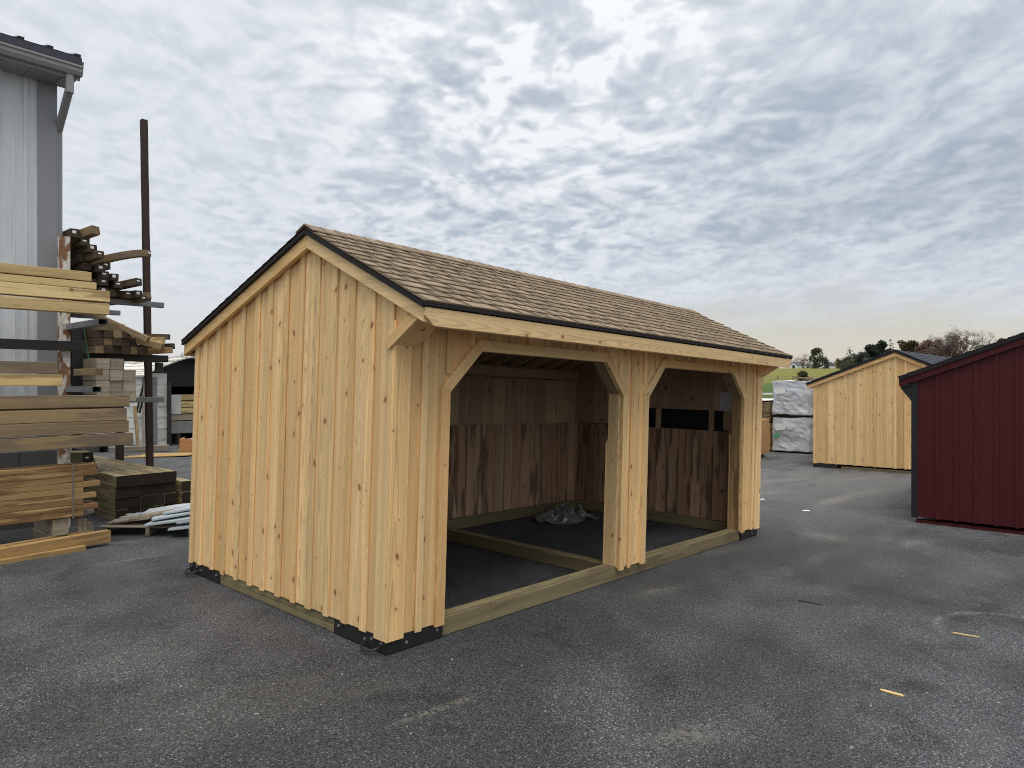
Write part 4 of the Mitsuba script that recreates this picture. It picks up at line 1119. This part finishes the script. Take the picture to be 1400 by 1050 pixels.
# local frame: a = to the right along the front as seen (x right), built in world axes turned a little
ca_ = math.radians(12)
MC = frame(MY[:3, 0], MY[:3, 1], [0, 0, 1], yard(4.95, 17.3, .06))
for i in range(13):
    z = .05 + .16 * i
    put(can + '__side_wall', 'siding_board', bar_mesh([-.05, 3.6, z + .08], [-.05, -.02, z + .08], .168, .022 + .006 * (i % 2), [-1, 0, .08], .004), 'old_white', MC)
    put(can + '__front_wall', 'siding_board', bar_mesh([-.05, .02, z + .08], [.62, .02, z + .08], .168, .022 + .006 * (i % 2), [0, -1, .08], .004), 'old_white', MC)
put(can, 'grey_panel', bar_mesh([.20, -.03, .10], [.20, -.03, 2.02], .26, .03, [0, -1, 0]), 'grey_steel', MC)
put(can, 'door_post', bar_mesh([.66, -.02, .0], [.66, -.02, 1.9], .10, .08, [0, -1, 0]), 'black_steel', MC)
put(can, 'left_wall', box_mesh(-.045, -.02, .03, 3.6, .0, 2.1, .002), 'old_white', MC)
put(can, 'back_wall', box_mesh(-.05, 2.72, 3.55, 3.6, .0, 2.3, .002), 'black_paint_and_shade', MC)  # back and right walls black: the dim interior put into their colour
put(can, 'right_wall', box_mesh(2.70, 2.74, .0, 3.6, .0, 2.1, .002), 'black_paint_and_shade', MC)
# curved roof
prof = [(-.16 + 3.0 * t, 2.02 + .60 * (1 - abs(2 * t - 1) ** 1.35)) for t in np.linspace(0, 1, 25)]
up_ = [(x, z + .04) for x, z in prof]
pp = Polygon(prof + up_[::-1])
put(can, 'roof', poly_mesh(pp, 4.0, [0, -.25, 0], [1, 0, 0], [0, 0, 1], [0, 1, 0]), 'old_white', MC)
for s_ in np.linspace(0.02, .5, 8):
    i = int(s_ * 24)
    x, z = prof[i]
    put(can + '__roof', 'seam', box_mesh(x - .012, x + .012, -.27, 3.76, z + .035, z + .052, .003), 'lumber_grey', MC)
put(can, 'gable_shade', poly_mesh(Polygon([(.0, 1.75)] + [(x, z - .01) for x, z in prof if .0 < x < 2.7] + [(2.7, 1.75)]), .02, [0, .35, 0], [1, 0, 0], [0, 0, 1], [0, 1, 0]), 'black_paint_and_shade', MC)  # added black sheet standing in for the shade under the roof
for (px_, dx_, m_, nm_) in ((.20, .10, 'lumber_grey', 'grey'), (.02, -.04, 'lumber_brown', 'brown')):
    k_ = timber('leaning_board', f'{nm_} weathered board leaning upright against the white canopy shed', None, [px_ - .35, -.45, .02], [px_ + dx_ - .30, -.16, 1.95 if nm_ == 'grey' else 1.2], .16 if nm_ == 'grey' else .09, .03, m_, up=(0, -1, 0), M=MC, cat='board')
for xx in (-.12, -.04):
    put(can, 'brace', bar_mesh([xx - .14, -.09, 1.0], [xx + .10, -.09, 2.02], .05, .04, [0, -1, 0]), 'black_paint_and_shade', MC)

pk = thing('lumber_pack', 'pack of pale boards banded in layers standing in the canopy shed', 'lumber pack')
for r_ in range(6):
    z = .32 + .20 * r_
    if r_ >= 3:
        for c_ in range(3):
            put(pk, 'board', bar_mesh([.84, .52 + .3 * c_, z + .01], [2.65, .52 + .3 * c_, z + .01], .28, .17, [0, 0, 1]), 'lumber_yellow' if r_ > 2 else 'lumber_grey', MC)
    else:
        for c_ in range(3):
            put(pk, 'board', bar_mesh([.84, .52 + .3 * c_, z + .01], [2.6, .52 + .3 * c_, z + .01], .28, .17, [0, 0, 1]), 'lumber_grey', MC)
put(pk, 'end_sheet', bar_mesh([.80, .355, .92], [1.18, .355, .92], .004, .58, [0, 0, 1], .001), 'old_white', MC)
put(pk, 'torn_sheet', bar_mesh([.84, .352, .52], [1.9, .345, .50], .34, .006, [0, -1, .12], .002), 'grey_steel', MC)
put(pk, 'bearer', join([bar_mesh([1.1, .3, .0], [1.1, 1.4, .0], .1, .31, [0, 0, 1]), bar_mesh([2.3, .3, .0], [2.3, 1.4, .0], .1, .31, [0, 0, 1])]), 'lumber_dark', MC)
cr = thing('orange_crate', 'small orange-brown wooden crate standing on boards beyond the shed corner', 'crate')
MX = frame([.96, .28, 0], [-.28, .96, 0], [0, 0, 1], np.array([-8.72, 18.55, .02]))
put(cr, 'base_board', box_mesh(-.05, 1.0, -.05, .8, .02, .07), 'lumber_gold', MX)
for i in range(3):
    put(cr, 'side_board', bar_mesh([0, .0, .075 + .105 * i + .05], [.95, .0, .075 + .105 * i + .05], .10, .02, [0, -1, 0]), 'box_orange', MX)
    put(cr, 'side_board', bar_mesh([0, .7, .075 + .105 * i + .05], [0, .0, .075 + .105 * i + .05], .10, .02, [-1, 0, 0]), 'box_orange', MX)
v, f, u = crumple(24, 20, .30, .24, .14, 12)
bag = put(None, 'lilac_bag', (v + [.48, .32, .36], f, u), 'bag_lilac', MX, smooth=50)
tag(bag, 'crumpled lilac plastic bag lying in the orange-brown crate', 'bag')
a0, a1 = np.array([-10.0, 17.4, .10]), np.array([-8.9, 18.6, .10])
timber('sleeper_beam', 'long grey beam lying on the asphalt in front of the white canopy shed', None, [-11.4, 18.0, .13], [-9.25, 19.05, .13], .15, .14, 'lumber_grey', M=MW)
for i in range(4):
    timber('flat_board', f'thin tan board flat on the asphalt near the orange crate, {ORD[i]} from the left', 'thin tan boards lying flat near the orange crate', [-9.6 + .15 * i, 17.1 + .3 * i, .06], [-8.2 + .2 * i, 17.9 + .25 * i, .045], .22, .02, 'lumber_gold', M=MW, cat='board')

# ------------------------------------------------------------------ bundles behind the shed on the right
def soft_box(x0, x1, y0, y1, z0, z1, n=14, amp=.03, seed=1, sag=0.0):
    m = trimesh.creation.box(extents=[1, 1, 1])
    for _ in range(5):
        m = m.subdivide()
    v = np.array(m.vertices)
    q = np.sign(v) * (.5 - np.maximum(0, .5 - np.abs(v)) ** 1.0)
    v = v * [x1 - x0, y1 - y0, z1 - z0] + [(x0 + x1) / 2, (y0 + y1) / 2, (z0 + z1) / 2]
    d = meshkit.fbm(v * 2.6, 4, seed) - .5
    r = np.abs(meshkit.fbm(v * [3.5, 3.5, 2.2] + 5, 3, seed + 3) - .5)
    v += m.vertex_normals * (d * amp * 1.6 - r * amp * 1.8)[:, None]
    return v, np.array(m.faces), np.zeros((len(v), 2))


BX, BZ = 20.44, -.41
bl = [('lower silver-grey wrapped lumber bundle of the two-high stack behind the shed', 4.12, 5.36, .06, 1.20, 1, 0), ('upper silver-grey wrapped lumber bundle of the two-high stack behind the shed', 4.16, 5.36, 1.27, 2.40, 2, 0),
      ('lower wrapped bundle half hidden behind the smaller pine shed', 2.6, 4.02, .06, 1.2, 4, .4), ('upper wrapped bundle half hidden behind the smaller pine shed', 2.6, 4.00, 1.27, 2.38, 5, .4)]
for lb, y0, y1, z0, z1, sd, off in bl:
    w_ = thing('wrapped_bundle', lb, 'bundle')
    put(w_, 'wrap', soft_box(BX + off, BX + 2.4 + off, y0, y1, BZ + z0, BZ + z1, seed=sd, amp=.07), 'silver_wrap', MY, smooth=True)
    put(w_, 'bearer', join([bar_mesh([BX + .3 + off, y0 + .05, BZ + z0 - .065], [BX + .3 + off, y1 - .05, BZ + z0 - .065], .09, .07, [0, 0, 1]), bar_mesh([BX + 1.9 + off, y0 + .05, BZ + z0 - .065], [BX + 1.9 + off, y1 - .05, BZ + z0 - .065], .09, .07, [0, 0, 1])]), 'lumber_dark', MY)
    if sd in (1, 5, 4):
        yl = y1 - .18 if sd == 1 else y1 - .12
        put(w_, 'label_patch', bar_mesh([BX + off - .045, yl, BZ + z0 + (.45 if sd == 1 else .5)], [BX + off - .045, yl, BZ + z0 + (.58 if sd == 1 else .72)], .17, .004, [-1, 0, 0], .001), 'label_green', MY)
    if sd == 1 or sd == 2:
        put(w_, 'flap', bar_mesh([BX + off - .048, y1 - .30, BZ + z0 + .70], [BX + off - .060, y1 - .28, BZ + z0 + .86], .34, .006, [-1, 0, .2], .001), 'tag_white', MY)
off_ = thing('board_pile', 'brown sticks and offcuts on top of the upper wrapped bundle', 'offcuts')
for i in range(5):
    put(off_, 'stick', bar_mesh([BX + .3, 4.2 + .12 * i, BZ + 2.42 + .02 * i], [BX + 1.6, 4.3 + .15 * i, BZ + 2.43 + .03 * (i % 3)], .10, .05, [0, 0, 1]), rng.choice(['lumber_yellow', 'lumber_brown']), MY)

for nm, z0, z1, m_, lb in (('brown', 1.02, 1.72, 'lumber_brown', 'brown banded stack of thin boards with a white top sheet beside the wrapped bundles'), ('yellow', .06, .98, 'lumber_yellow', 'yellow board stack under the brown banded one, left of the wrapped bundles')):
    st = thing('board_stack', lb, 'lumber stack')
    n_ = int((z1 - z0) / .045)
    for i in range(n_):
        put(st, 'board', bar_mesh([20.1, 5.45 + .0, BZ + z0 + .045 * i], [20.1, 7.6, BZ + z0 + .045 * i], .0 + 1.0, .040, [0, 0, 1], .003) if False else bar_mesh([20.05 + rng.uniform(-.015, .015), 6.5, BZ + z0 + .045 * i], [22.3, 6.5, BZ + z0 + .045 * i], 2.1 + rng.uniform(-.03, .03), .041, [0, 0, 1], .003), m_, MY)
    for y in (5.75, 6.6):
        put(st, 'band', bar_mesh([20.02, y, BZ + z0], [20.02, y, BZ + z1], .03, .004, [-1, 0, 0], .001), 'black_edge', MY)
    if nm == 'brown':
        put(st, 'top_sheet', box_mesh(20.0, 22.3, 5.42, 7.6, BZ + z1 + .012, BZ + z1 + .035), 'tag_white', MY)
    put(st, 'bearer', box_mesh(20.2, 20.3, 5.5, 7.5, BZ + z0 - .045, BZ + z0 - .002), 'lumber_dark', MY)
pn = thing('panel_stack', 'tan panels standing upright on a skid just beyond the far shed corner', 'panel stack')
for i, (y0, y1) in enumerate(((4.72, 4.98), (4.99, 5.6))):
    put(pn, 'panel', box_mesh(17.50 + .02 * i, 18.6, y0, y1, -.26, .80, .004), 'panel_tan', MY)
put(pn, 'skid', box_mesh(17.6, 18.5, 4.85, 4.96, -.385, -.262), 'lumber_dark', MY)

# ------------------------------------------------------------------ fences, bush, trees and houses on the hill
def at_px(px, d):
    return (px - 700) / 964.57 * d


wf = thing('white_fence', 'white post-and-rail fence across the foot of the field', 'fence')
FY = 58.0
for i in range(26):
    x = 8 + 2.4 * i
    put(wf, 'post', bar_mesh([x, FY, float(hill(x, FY)) - .1], [x, FY, float(hill(x, FY)) + 1.62], .16, .14, [0, -1, 0]), 'white_paint', MW)
    for z in (.55, 1.0, 1.42):
        put(wf, 'rail', bar_mesh([x + .085, FY - .05, float(hill(x, FY)) + z], [x + 2.315, FY - .05, float(hill(x + 2.4, FY)) + z], .15, .04, [0, -1, 0]), 'white_paint', MW)
nf = thing('wire_fence', 'thin wire fence with dark posts between the green and the yellow grass', 'fence')
NY = 121.0
pts_ = []
for i in range(36):
    x = 30 + 2.6 * i
    z = float(hill(x, NY))
    put(nf, 'post', bar_mesh([x, NY, z - .1], [x, NY, z + 1.25 + rng.uniform(-.1, .15)], .10, .10, [0, -1, 0]), 'bark', MW)
    pts_.append([x, NY, z])
for h in (.4, .8, 1.15):
    put(nf, 'wire', tube_mesh(np.array(pts_) + [0, 0, h], .018, 4), 'wire_grey', MW)
mk = put(None, 'marker_post', bar_mesh([at_px(1115, 112), 112, float(hill(48, 112)) - .1], [at_px(1115, 112), 112, float(hill(48, 112)) + 1.3], .14, .12, [0, -1, 0]), 'white_paint', MW)
tag(mk, 'small white marker post in the grass above the smaller pine shed', 'post')


def leaf_cloud(centers, radii, n, size, seed, up=.0):
    r = np.random.default_rng(seed)
    ci = r.choice(len(centers), n, p=np.asarray(radii) ** 2 / (np.asarray(radii) ** 2).sum())
    d = r.normal(size=(n, 3))
    d /= np.linalg.norm(d, axis=1, keepdims=True)
    rad = np.asarray(radii)[ci] * r.uniform(.35, 1.08, n) ** .6
    c = np.asarray(centers)[ci] + d * rad[:, None] * [1, 1, .85]
    a = r.normal(size=(n, 3)); a /= np.linalg.norm(a, axis=1, keepdims=True)
    b = np.cross(a, r.normal(size=(n, 3))); b /= np.linalg.norm(b, axis=1, keepdims=True)
    s = size * r.uniform(.6, 1.4, n)[:, None]
    V = np.stack([c - a * s, c + b * s * .6, c + a * s, c - b * s * .6], 1).reshape(-1, 3)
    k = np.arange(n) * 4
    return V, np.vstack([np.stack([k, k + 1, k + 2], 1), np.stack([k, k + 2, k + 3], 1)]), np.zeros((len(V), 2))


def limbs(base, h, seed, spread=.45, depth=4, r0=.22, splits=3, crown0=.35):
    """A branching skeleton as thin tapering tubes; returns the mesh and the twig tips."""
    r = np.random.default_rng(seed)
    segs, tips = [], []

    def grow(p, d, ln, rad, lv):
        q = p + d * ln
        segs.append((p, q, rad, rad * .62))
        if lv == 0:
            tips.append(q)
            return
        for _ in range(splits):
            e = d + r.normal(size=3) * spread
            e[2] = abs(e[2]) * .6 + .25
            e /= np.linalg.norm(e)
            grow(p + d * ln * r.uniform(.55, 1), e, ln * r.uniform(.55, .85), rad * .55, lv - 1)

    grow(np.asarray(base, float), np.array([r.normal() * .04, r.normal() * .04, 1.0]), h * crown0, r0, depth)
    parts = []
    for a, b, ra, rb2 in segs:
        d = (b - a) / max(np.linalg.norm(b - a), 1e-6)
        s = np.cross(d, [.3, .8, .1]); s /= np.linalg.norm(s)
        t = np.cross(d, s)
        n = 4 if ra > .06 else 3
        an = np.arange(n) * 2 * np.pi / n
        ring = np.cos(an)[:, None] * s + np.sin(an)[:, None] * t
        V = np.vstack([a + ring * ra, b + ring * rb2])
        i = np.arange(n)
        F = np.vstack([np.stack([i, (i + 1) % n, (i + 1) % n + n], 1), np.stack([i, (i + 1) % n + n, i + n], 1)])
        parts.append((V, F, np.zeros((2 * n, 2))))
    return join(parts), np.array(tips)


def tree(name, label, group, px, ytop, d, width_px, mat, kind='round', seed=1, base_px=None, n=1500, cat='tree'):
    x = at_px(px, d)
    z0 = float(hill(x, d)) if base_px is None else CAM_Z + (525 - base_px) / 964.57 * d
    z1 = CAM_Z + (525 - ytop) / 964.57 * d
    h, w = z1 - z0, width_px / 964.57 * d
    r = np.random.default_rng(seed)
    t = thing(name, label, cat, group)
    if kind == 'conifer':
        put(t, 'trunk', tube_mesh([[x, d, z0 - .3], [x, d, z0 + h * .5], [x, d, z1]], [.22, .14, .02], 6), 'bark', MW)
        cs, rs = [], []
        for i in range(26):
            s = i / 26
            rr = w * .56 * (1 - s) ** .55 * r.uniform(.75, 1.1)
            for a in range(max(1, int(7 * (1 - s)))):
                th = r.uniform(0, 2 * math.pi)
                cs.append([x + rr * .62 * math.cos(th), d + rr * .62 * math.sin(th), z0 + h * (.06 + .92 * s)]); rs.append(max(rr * .5, .035 * h))
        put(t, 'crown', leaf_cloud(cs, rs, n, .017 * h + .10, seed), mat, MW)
    elif kind == 'round':
        mesh, tips = limbs([x, d, z0 - .3], h * .9, seed, depth=3, r0=.03 * h)
        put(t, 'trunk', mesh, 'bark', MW)
        cs, rs = [], []
        for i in range(34):
            s = r.uniform(.10, .95)
            wd = w * .5 * math.sin(math.pi * min(.96, .18 + .80 * s)) ** .7
            th, q = r.uniform(0, 2 * math.pi), r.uniform(.1, .85)
            cs.append([x + wd * q * math.cos(th), d + wd * q * math.sin(th), z0 + h * s * .93]); rs.append(w * r.uniform(.08, .19))
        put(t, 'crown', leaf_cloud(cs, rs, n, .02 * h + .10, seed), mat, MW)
    else:
        mesh, tips = limbs([x, d, z0 - .3], h, seed, depth=6, r0=.022 * h, splits=3, crown0=.27, spread=.50)
        v, f, u = mesh
        hi, wi = v[:, 2].max() - z0, np.abs(v[:, 0] - x).max()
        v = (v - [x, d, z0]) * [w * .5 / wi, w * .5 / wi, h / hi] + [x, d, z0]
        tips = (tips - [x, d, z0]) * [w * .5 / wi, w * .5 / wi, h / hi] + [x, d, z0]
        put(t, 'trunk', (v, f, u), 'bark_pale' if kind == 'bare_pale' else 'bark', MW)
        cs, rs = list(tips), [w * .07] * len(tips)
        for i in range(26 if kind == 'bare' else 12):
            s, th, q = r.uniform(.30, .95), r.uniform(0, 2 * math.pi), r.uniform(.1, .8)
            wd = w * .5 * math.sin(math.pi * min(.96, .15 + .80 * s)) ** .6
            cs.append([x + wd * q * math.cos(th), d + wd * q * math.sin(th), z0 + h * s * .94]); rs.append(w * r.uniform(.14, .24))
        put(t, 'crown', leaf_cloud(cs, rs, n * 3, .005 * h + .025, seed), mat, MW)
    return t


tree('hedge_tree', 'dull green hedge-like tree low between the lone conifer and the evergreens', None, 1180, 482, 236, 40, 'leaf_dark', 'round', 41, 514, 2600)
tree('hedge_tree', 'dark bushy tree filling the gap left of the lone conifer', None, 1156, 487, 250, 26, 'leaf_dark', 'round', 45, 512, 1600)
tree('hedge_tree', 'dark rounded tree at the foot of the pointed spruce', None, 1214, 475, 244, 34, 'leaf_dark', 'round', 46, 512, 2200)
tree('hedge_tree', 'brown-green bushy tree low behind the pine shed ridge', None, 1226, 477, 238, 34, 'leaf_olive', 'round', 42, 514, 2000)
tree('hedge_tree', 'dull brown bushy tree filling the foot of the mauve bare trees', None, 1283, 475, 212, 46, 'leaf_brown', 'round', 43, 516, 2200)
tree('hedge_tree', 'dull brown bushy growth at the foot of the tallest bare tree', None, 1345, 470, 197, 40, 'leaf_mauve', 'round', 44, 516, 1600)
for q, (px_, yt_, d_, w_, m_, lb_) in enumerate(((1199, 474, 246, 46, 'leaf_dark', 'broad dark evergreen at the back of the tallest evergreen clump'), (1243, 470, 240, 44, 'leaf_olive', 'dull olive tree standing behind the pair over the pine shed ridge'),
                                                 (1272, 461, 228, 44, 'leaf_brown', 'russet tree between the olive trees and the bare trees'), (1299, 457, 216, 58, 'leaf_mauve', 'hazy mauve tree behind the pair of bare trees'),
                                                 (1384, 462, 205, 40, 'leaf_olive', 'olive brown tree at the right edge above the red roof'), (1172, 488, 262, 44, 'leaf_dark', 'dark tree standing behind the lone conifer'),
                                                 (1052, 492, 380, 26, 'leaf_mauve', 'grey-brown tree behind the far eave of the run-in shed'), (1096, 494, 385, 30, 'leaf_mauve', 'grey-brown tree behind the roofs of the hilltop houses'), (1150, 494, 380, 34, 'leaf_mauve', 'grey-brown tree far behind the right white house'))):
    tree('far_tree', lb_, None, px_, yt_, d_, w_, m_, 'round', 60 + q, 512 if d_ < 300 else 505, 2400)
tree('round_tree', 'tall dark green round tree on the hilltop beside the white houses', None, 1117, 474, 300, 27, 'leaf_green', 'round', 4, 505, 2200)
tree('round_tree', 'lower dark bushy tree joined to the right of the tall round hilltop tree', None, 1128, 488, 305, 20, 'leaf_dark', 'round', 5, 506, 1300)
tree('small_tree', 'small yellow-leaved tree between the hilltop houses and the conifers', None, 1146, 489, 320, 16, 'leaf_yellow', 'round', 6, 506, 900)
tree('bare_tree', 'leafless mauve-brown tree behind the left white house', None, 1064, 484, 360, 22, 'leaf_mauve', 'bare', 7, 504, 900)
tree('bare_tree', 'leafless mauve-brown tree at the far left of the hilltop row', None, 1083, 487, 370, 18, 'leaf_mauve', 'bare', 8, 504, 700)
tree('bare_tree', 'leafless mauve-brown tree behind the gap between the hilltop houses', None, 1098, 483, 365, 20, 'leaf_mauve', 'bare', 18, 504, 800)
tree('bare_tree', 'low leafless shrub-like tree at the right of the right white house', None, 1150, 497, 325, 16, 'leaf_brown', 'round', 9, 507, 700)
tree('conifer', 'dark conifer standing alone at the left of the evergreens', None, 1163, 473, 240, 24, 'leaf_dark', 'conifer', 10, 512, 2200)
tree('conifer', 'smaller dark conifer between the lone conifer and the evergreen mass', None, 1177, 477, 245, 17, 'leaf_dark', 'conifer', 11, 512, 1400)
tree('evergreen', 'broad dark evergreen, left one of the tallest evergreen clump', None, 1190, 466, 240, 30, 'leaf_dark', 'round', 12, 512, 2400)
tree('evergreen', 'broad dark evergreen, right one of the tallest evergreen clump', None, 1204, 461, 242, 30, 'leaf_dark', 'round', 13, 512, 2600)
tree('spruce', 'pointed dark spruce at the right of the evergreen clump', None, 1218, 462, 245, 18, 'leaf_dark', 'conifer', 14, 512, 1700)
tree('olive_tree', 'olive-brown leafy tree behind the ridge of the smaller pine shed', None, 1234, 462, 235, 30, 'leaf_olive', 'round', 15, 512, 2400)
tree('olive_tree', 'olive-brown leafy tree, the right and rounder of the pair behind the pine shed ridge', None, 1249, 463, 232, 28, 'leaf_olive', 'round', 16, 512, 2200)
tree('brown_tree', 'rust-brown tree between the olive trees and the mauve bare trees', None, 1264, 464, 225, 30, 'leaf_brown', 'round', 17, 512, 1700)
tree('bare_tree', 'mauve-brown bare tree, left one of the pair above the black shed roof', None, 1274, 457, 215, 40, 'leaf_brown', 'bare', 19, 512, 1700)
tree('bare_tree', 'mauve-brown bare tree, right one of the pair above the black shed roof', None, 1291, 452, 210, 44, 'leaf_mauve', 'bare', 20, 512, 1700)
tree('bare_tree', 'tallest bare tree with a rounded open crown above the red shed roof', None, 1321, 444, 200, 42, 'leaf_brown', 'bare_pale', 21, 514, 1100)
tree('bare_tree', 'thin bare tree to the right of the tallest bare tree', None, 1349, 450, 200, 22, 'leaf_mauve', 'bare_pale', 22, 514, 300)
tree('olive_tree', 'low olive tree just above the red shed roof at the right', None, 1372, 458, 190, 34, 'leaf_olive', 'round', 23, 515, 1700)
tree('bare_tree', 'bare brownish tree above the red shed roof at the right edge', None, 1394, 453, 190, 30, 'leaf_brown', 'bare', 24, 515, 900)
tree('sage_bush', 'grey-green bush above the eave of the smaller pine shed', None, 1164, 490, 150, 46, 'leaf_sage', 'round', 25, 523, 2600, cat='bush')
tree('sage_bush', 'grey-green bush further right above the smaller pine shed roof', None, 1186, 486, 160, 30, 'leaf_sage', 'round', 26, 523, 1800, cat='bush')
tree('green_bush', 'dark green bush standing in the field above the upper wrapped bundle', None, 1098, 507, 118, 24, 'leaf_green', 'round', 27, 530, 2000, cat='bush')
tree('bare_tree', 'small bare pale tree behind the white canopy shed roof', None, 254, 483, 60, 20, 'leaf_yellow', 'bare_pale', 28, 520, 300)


def house(label, px, d, wpx, eave, ridge, base, wallm, side_px=None, roof_right=True):
    x, w = at_px(px, d), wpx / 964.57 * d
    Z = lambda py: CAM_Z + (525 - py) / 964.57 * d
    t = thing('house', label, 'house')
    zb, ze, zr = Z(base) - .6, Z(eave), Z(ridge)
    a = math.radians(38 if roof_right else -38)
    Mh = frame([math.cos(a), -math.sin(a), 0], [math.sin(a), math.cos(a), 0], [0, 0, 1], [x, d, 0])
    ln_ = w * 1.7
    g = Polygon([(-w / 2, zb), (-w / 2, ze), (0, zr), (w / 2, ze), (w / 2, zb)])
    put(t, 'gable_wall', poly_mesh(g, .2, [0, 0, 0], [1, 0, 0], [0, 0, 1], [0, 1, 0]), wallm, Mh)
    for s_ in (-1, 1):
        put(t, 'side_wall', box_mesh(s_ * w / 2 - (.2 if s_ > 0 else 0), s_ * w / 2 + (0 if s_ > 0 else .2), .21, ln_, zb, ze), wallm, Mh)
        put(t, 'roof', bar_mesh([s_ * w * .262, -.3, (ze + zr) / 2 + .06], [s_ * w * .262, ln_ + .3, (ze + zr) / 2 + .06], math.hypot(w / 2, zr - ze) * 1.12, .16, [s_ * (zr - ze), 0, w / 2], .02), 'roof_grey', Mh)
    put(t, 'window', box_mesh(-w * .16, w * .16, -.06, -.002, zb + (ze - zb) * .40, ze + (zr - ze) * .15), 'glass_dark', Mh)
    return t


house('white gabled house with a grey roof, left of the hilltop houses', 1085, 345, 11, 500, 495, 504, 'house_white')
house('small pale sage outbuilding with a pointed gable between the hilltop houses', 1105, 340, 9, 500, 497, 504, 'house_sage')
house('white gabled house with a grey roof, right of the hilltop houses', 1131, 330, 13, 500, 495, 504, 'house_white')
house('grey roofed house hidden behind the evergreens above the pine shed roof', 1214, 200, 26, 489, 484, 500, 'house_sage')
house('blue-grey roofed house behind the tallest bare tree', 1342, 195, 18, 476, 472, 490, 'house_sage')

# ------------------------------------------------------------------ litter on the asphalt
def litter(name, label, x, y, dx, dy, w, t, mat, cat, pts=None):
    z = float(gz(x, y)) + .003
    poly = Polygon(pts) if pts else Polygon([(0, .1), (.12, .45), (.9, .5), (1, .2), (.95, -.35), (.1, -.4)])
    ln_ = math.hypot(dx, dy)
    ax2 = np.array([dx / ln_, dy / ln_, float(gz(x + dx, y + dy) - gz(x, y)) / ln_])
    ay2 = np.cross([0, 0, 1], ax2)
    from shapely import affinity
    k_ = put(None, name, poly_mesh(affinity.scale(poly, ln_, w, origin=(0, 0)), t, [x, y, z], ax2, ay2, np.cross(ax2, ay2), grain='x'), mat, MW)
    tag(k_, label, cat)
    return k_


litter('wood_chip', 'pale wood splinter lying on the asphalt at the lower right', 2.36, 4.53, .105, -.095, .030, .007, 'lumber_yellow', 'wood chip')
litter('wood_chip', 'pale wood splinter lying further back on the asphalt at the right', 3.55, 5.70, .16, -.10, .020, .008, 'lumber_yellow', 'wood chip')
litter('paper_scrap', 'white paper scrap on the asphalt in front of the red shed', 4.86, 11.8, .13, .02, .09, .006, 'tag_white', 'paper scrap')
litter('paper_scrap', 'small white paper scrap on the asphalt beyond the far shed corner', 4.55, 13.0, .12, .03, .08, .006, 'tag_white', 'paper scrap')
wp = [[2.64, 6.50, float(gz(2.64, 6.5)) + .008], [2.70, 6.45, float(gz(2.7, 6.45)) + .01], [2.79, 6.37, float(gz(2.79, 6.37)) + .008]]
put(None, 'wire_scrap', tube_mesh(wp, .005, 6), 'black_steel', MW)
tag('wire_scrap', 'short piece of black wire lying on the asphalt', 'wire')
r_ = np.random.default_rng(5)
pm = []
for i in range(420):
    y = r_.uniform(2.6, 9) if i % 3 else r_.uniform(2.4, 5)
    x = r_.uniform(-.75, .75) * y
    q = MS[:3, :3].T @ (np.array([x, y, 0]) - SHED_O)
    if -.2 < q[0] < L + .2 and -.2 < q[1] < W + .2:
        continue
    m = trimesh.creation.icosphere(0, 1.0)
    v = np.array(m.vertices) * (.0028 + .0055 * r_.random() ** 3) * r_.uniform(.6, 1.3, 3) * [1, 1, .7]
    pm.append((v + [x, y, float(gz(x, y)) + .002], np.array(m.faces), np.zeros((len(v), 2))))
flat_mat('grit_stone', (.34, .335, .32), rough=.8)
g_ = put(None, 'loose_grit', join(pm), 'grit_stone', MW)
tag(g_, 'loose pale stone grit scattered over the near asphalt', 'grit', kind='stuff')
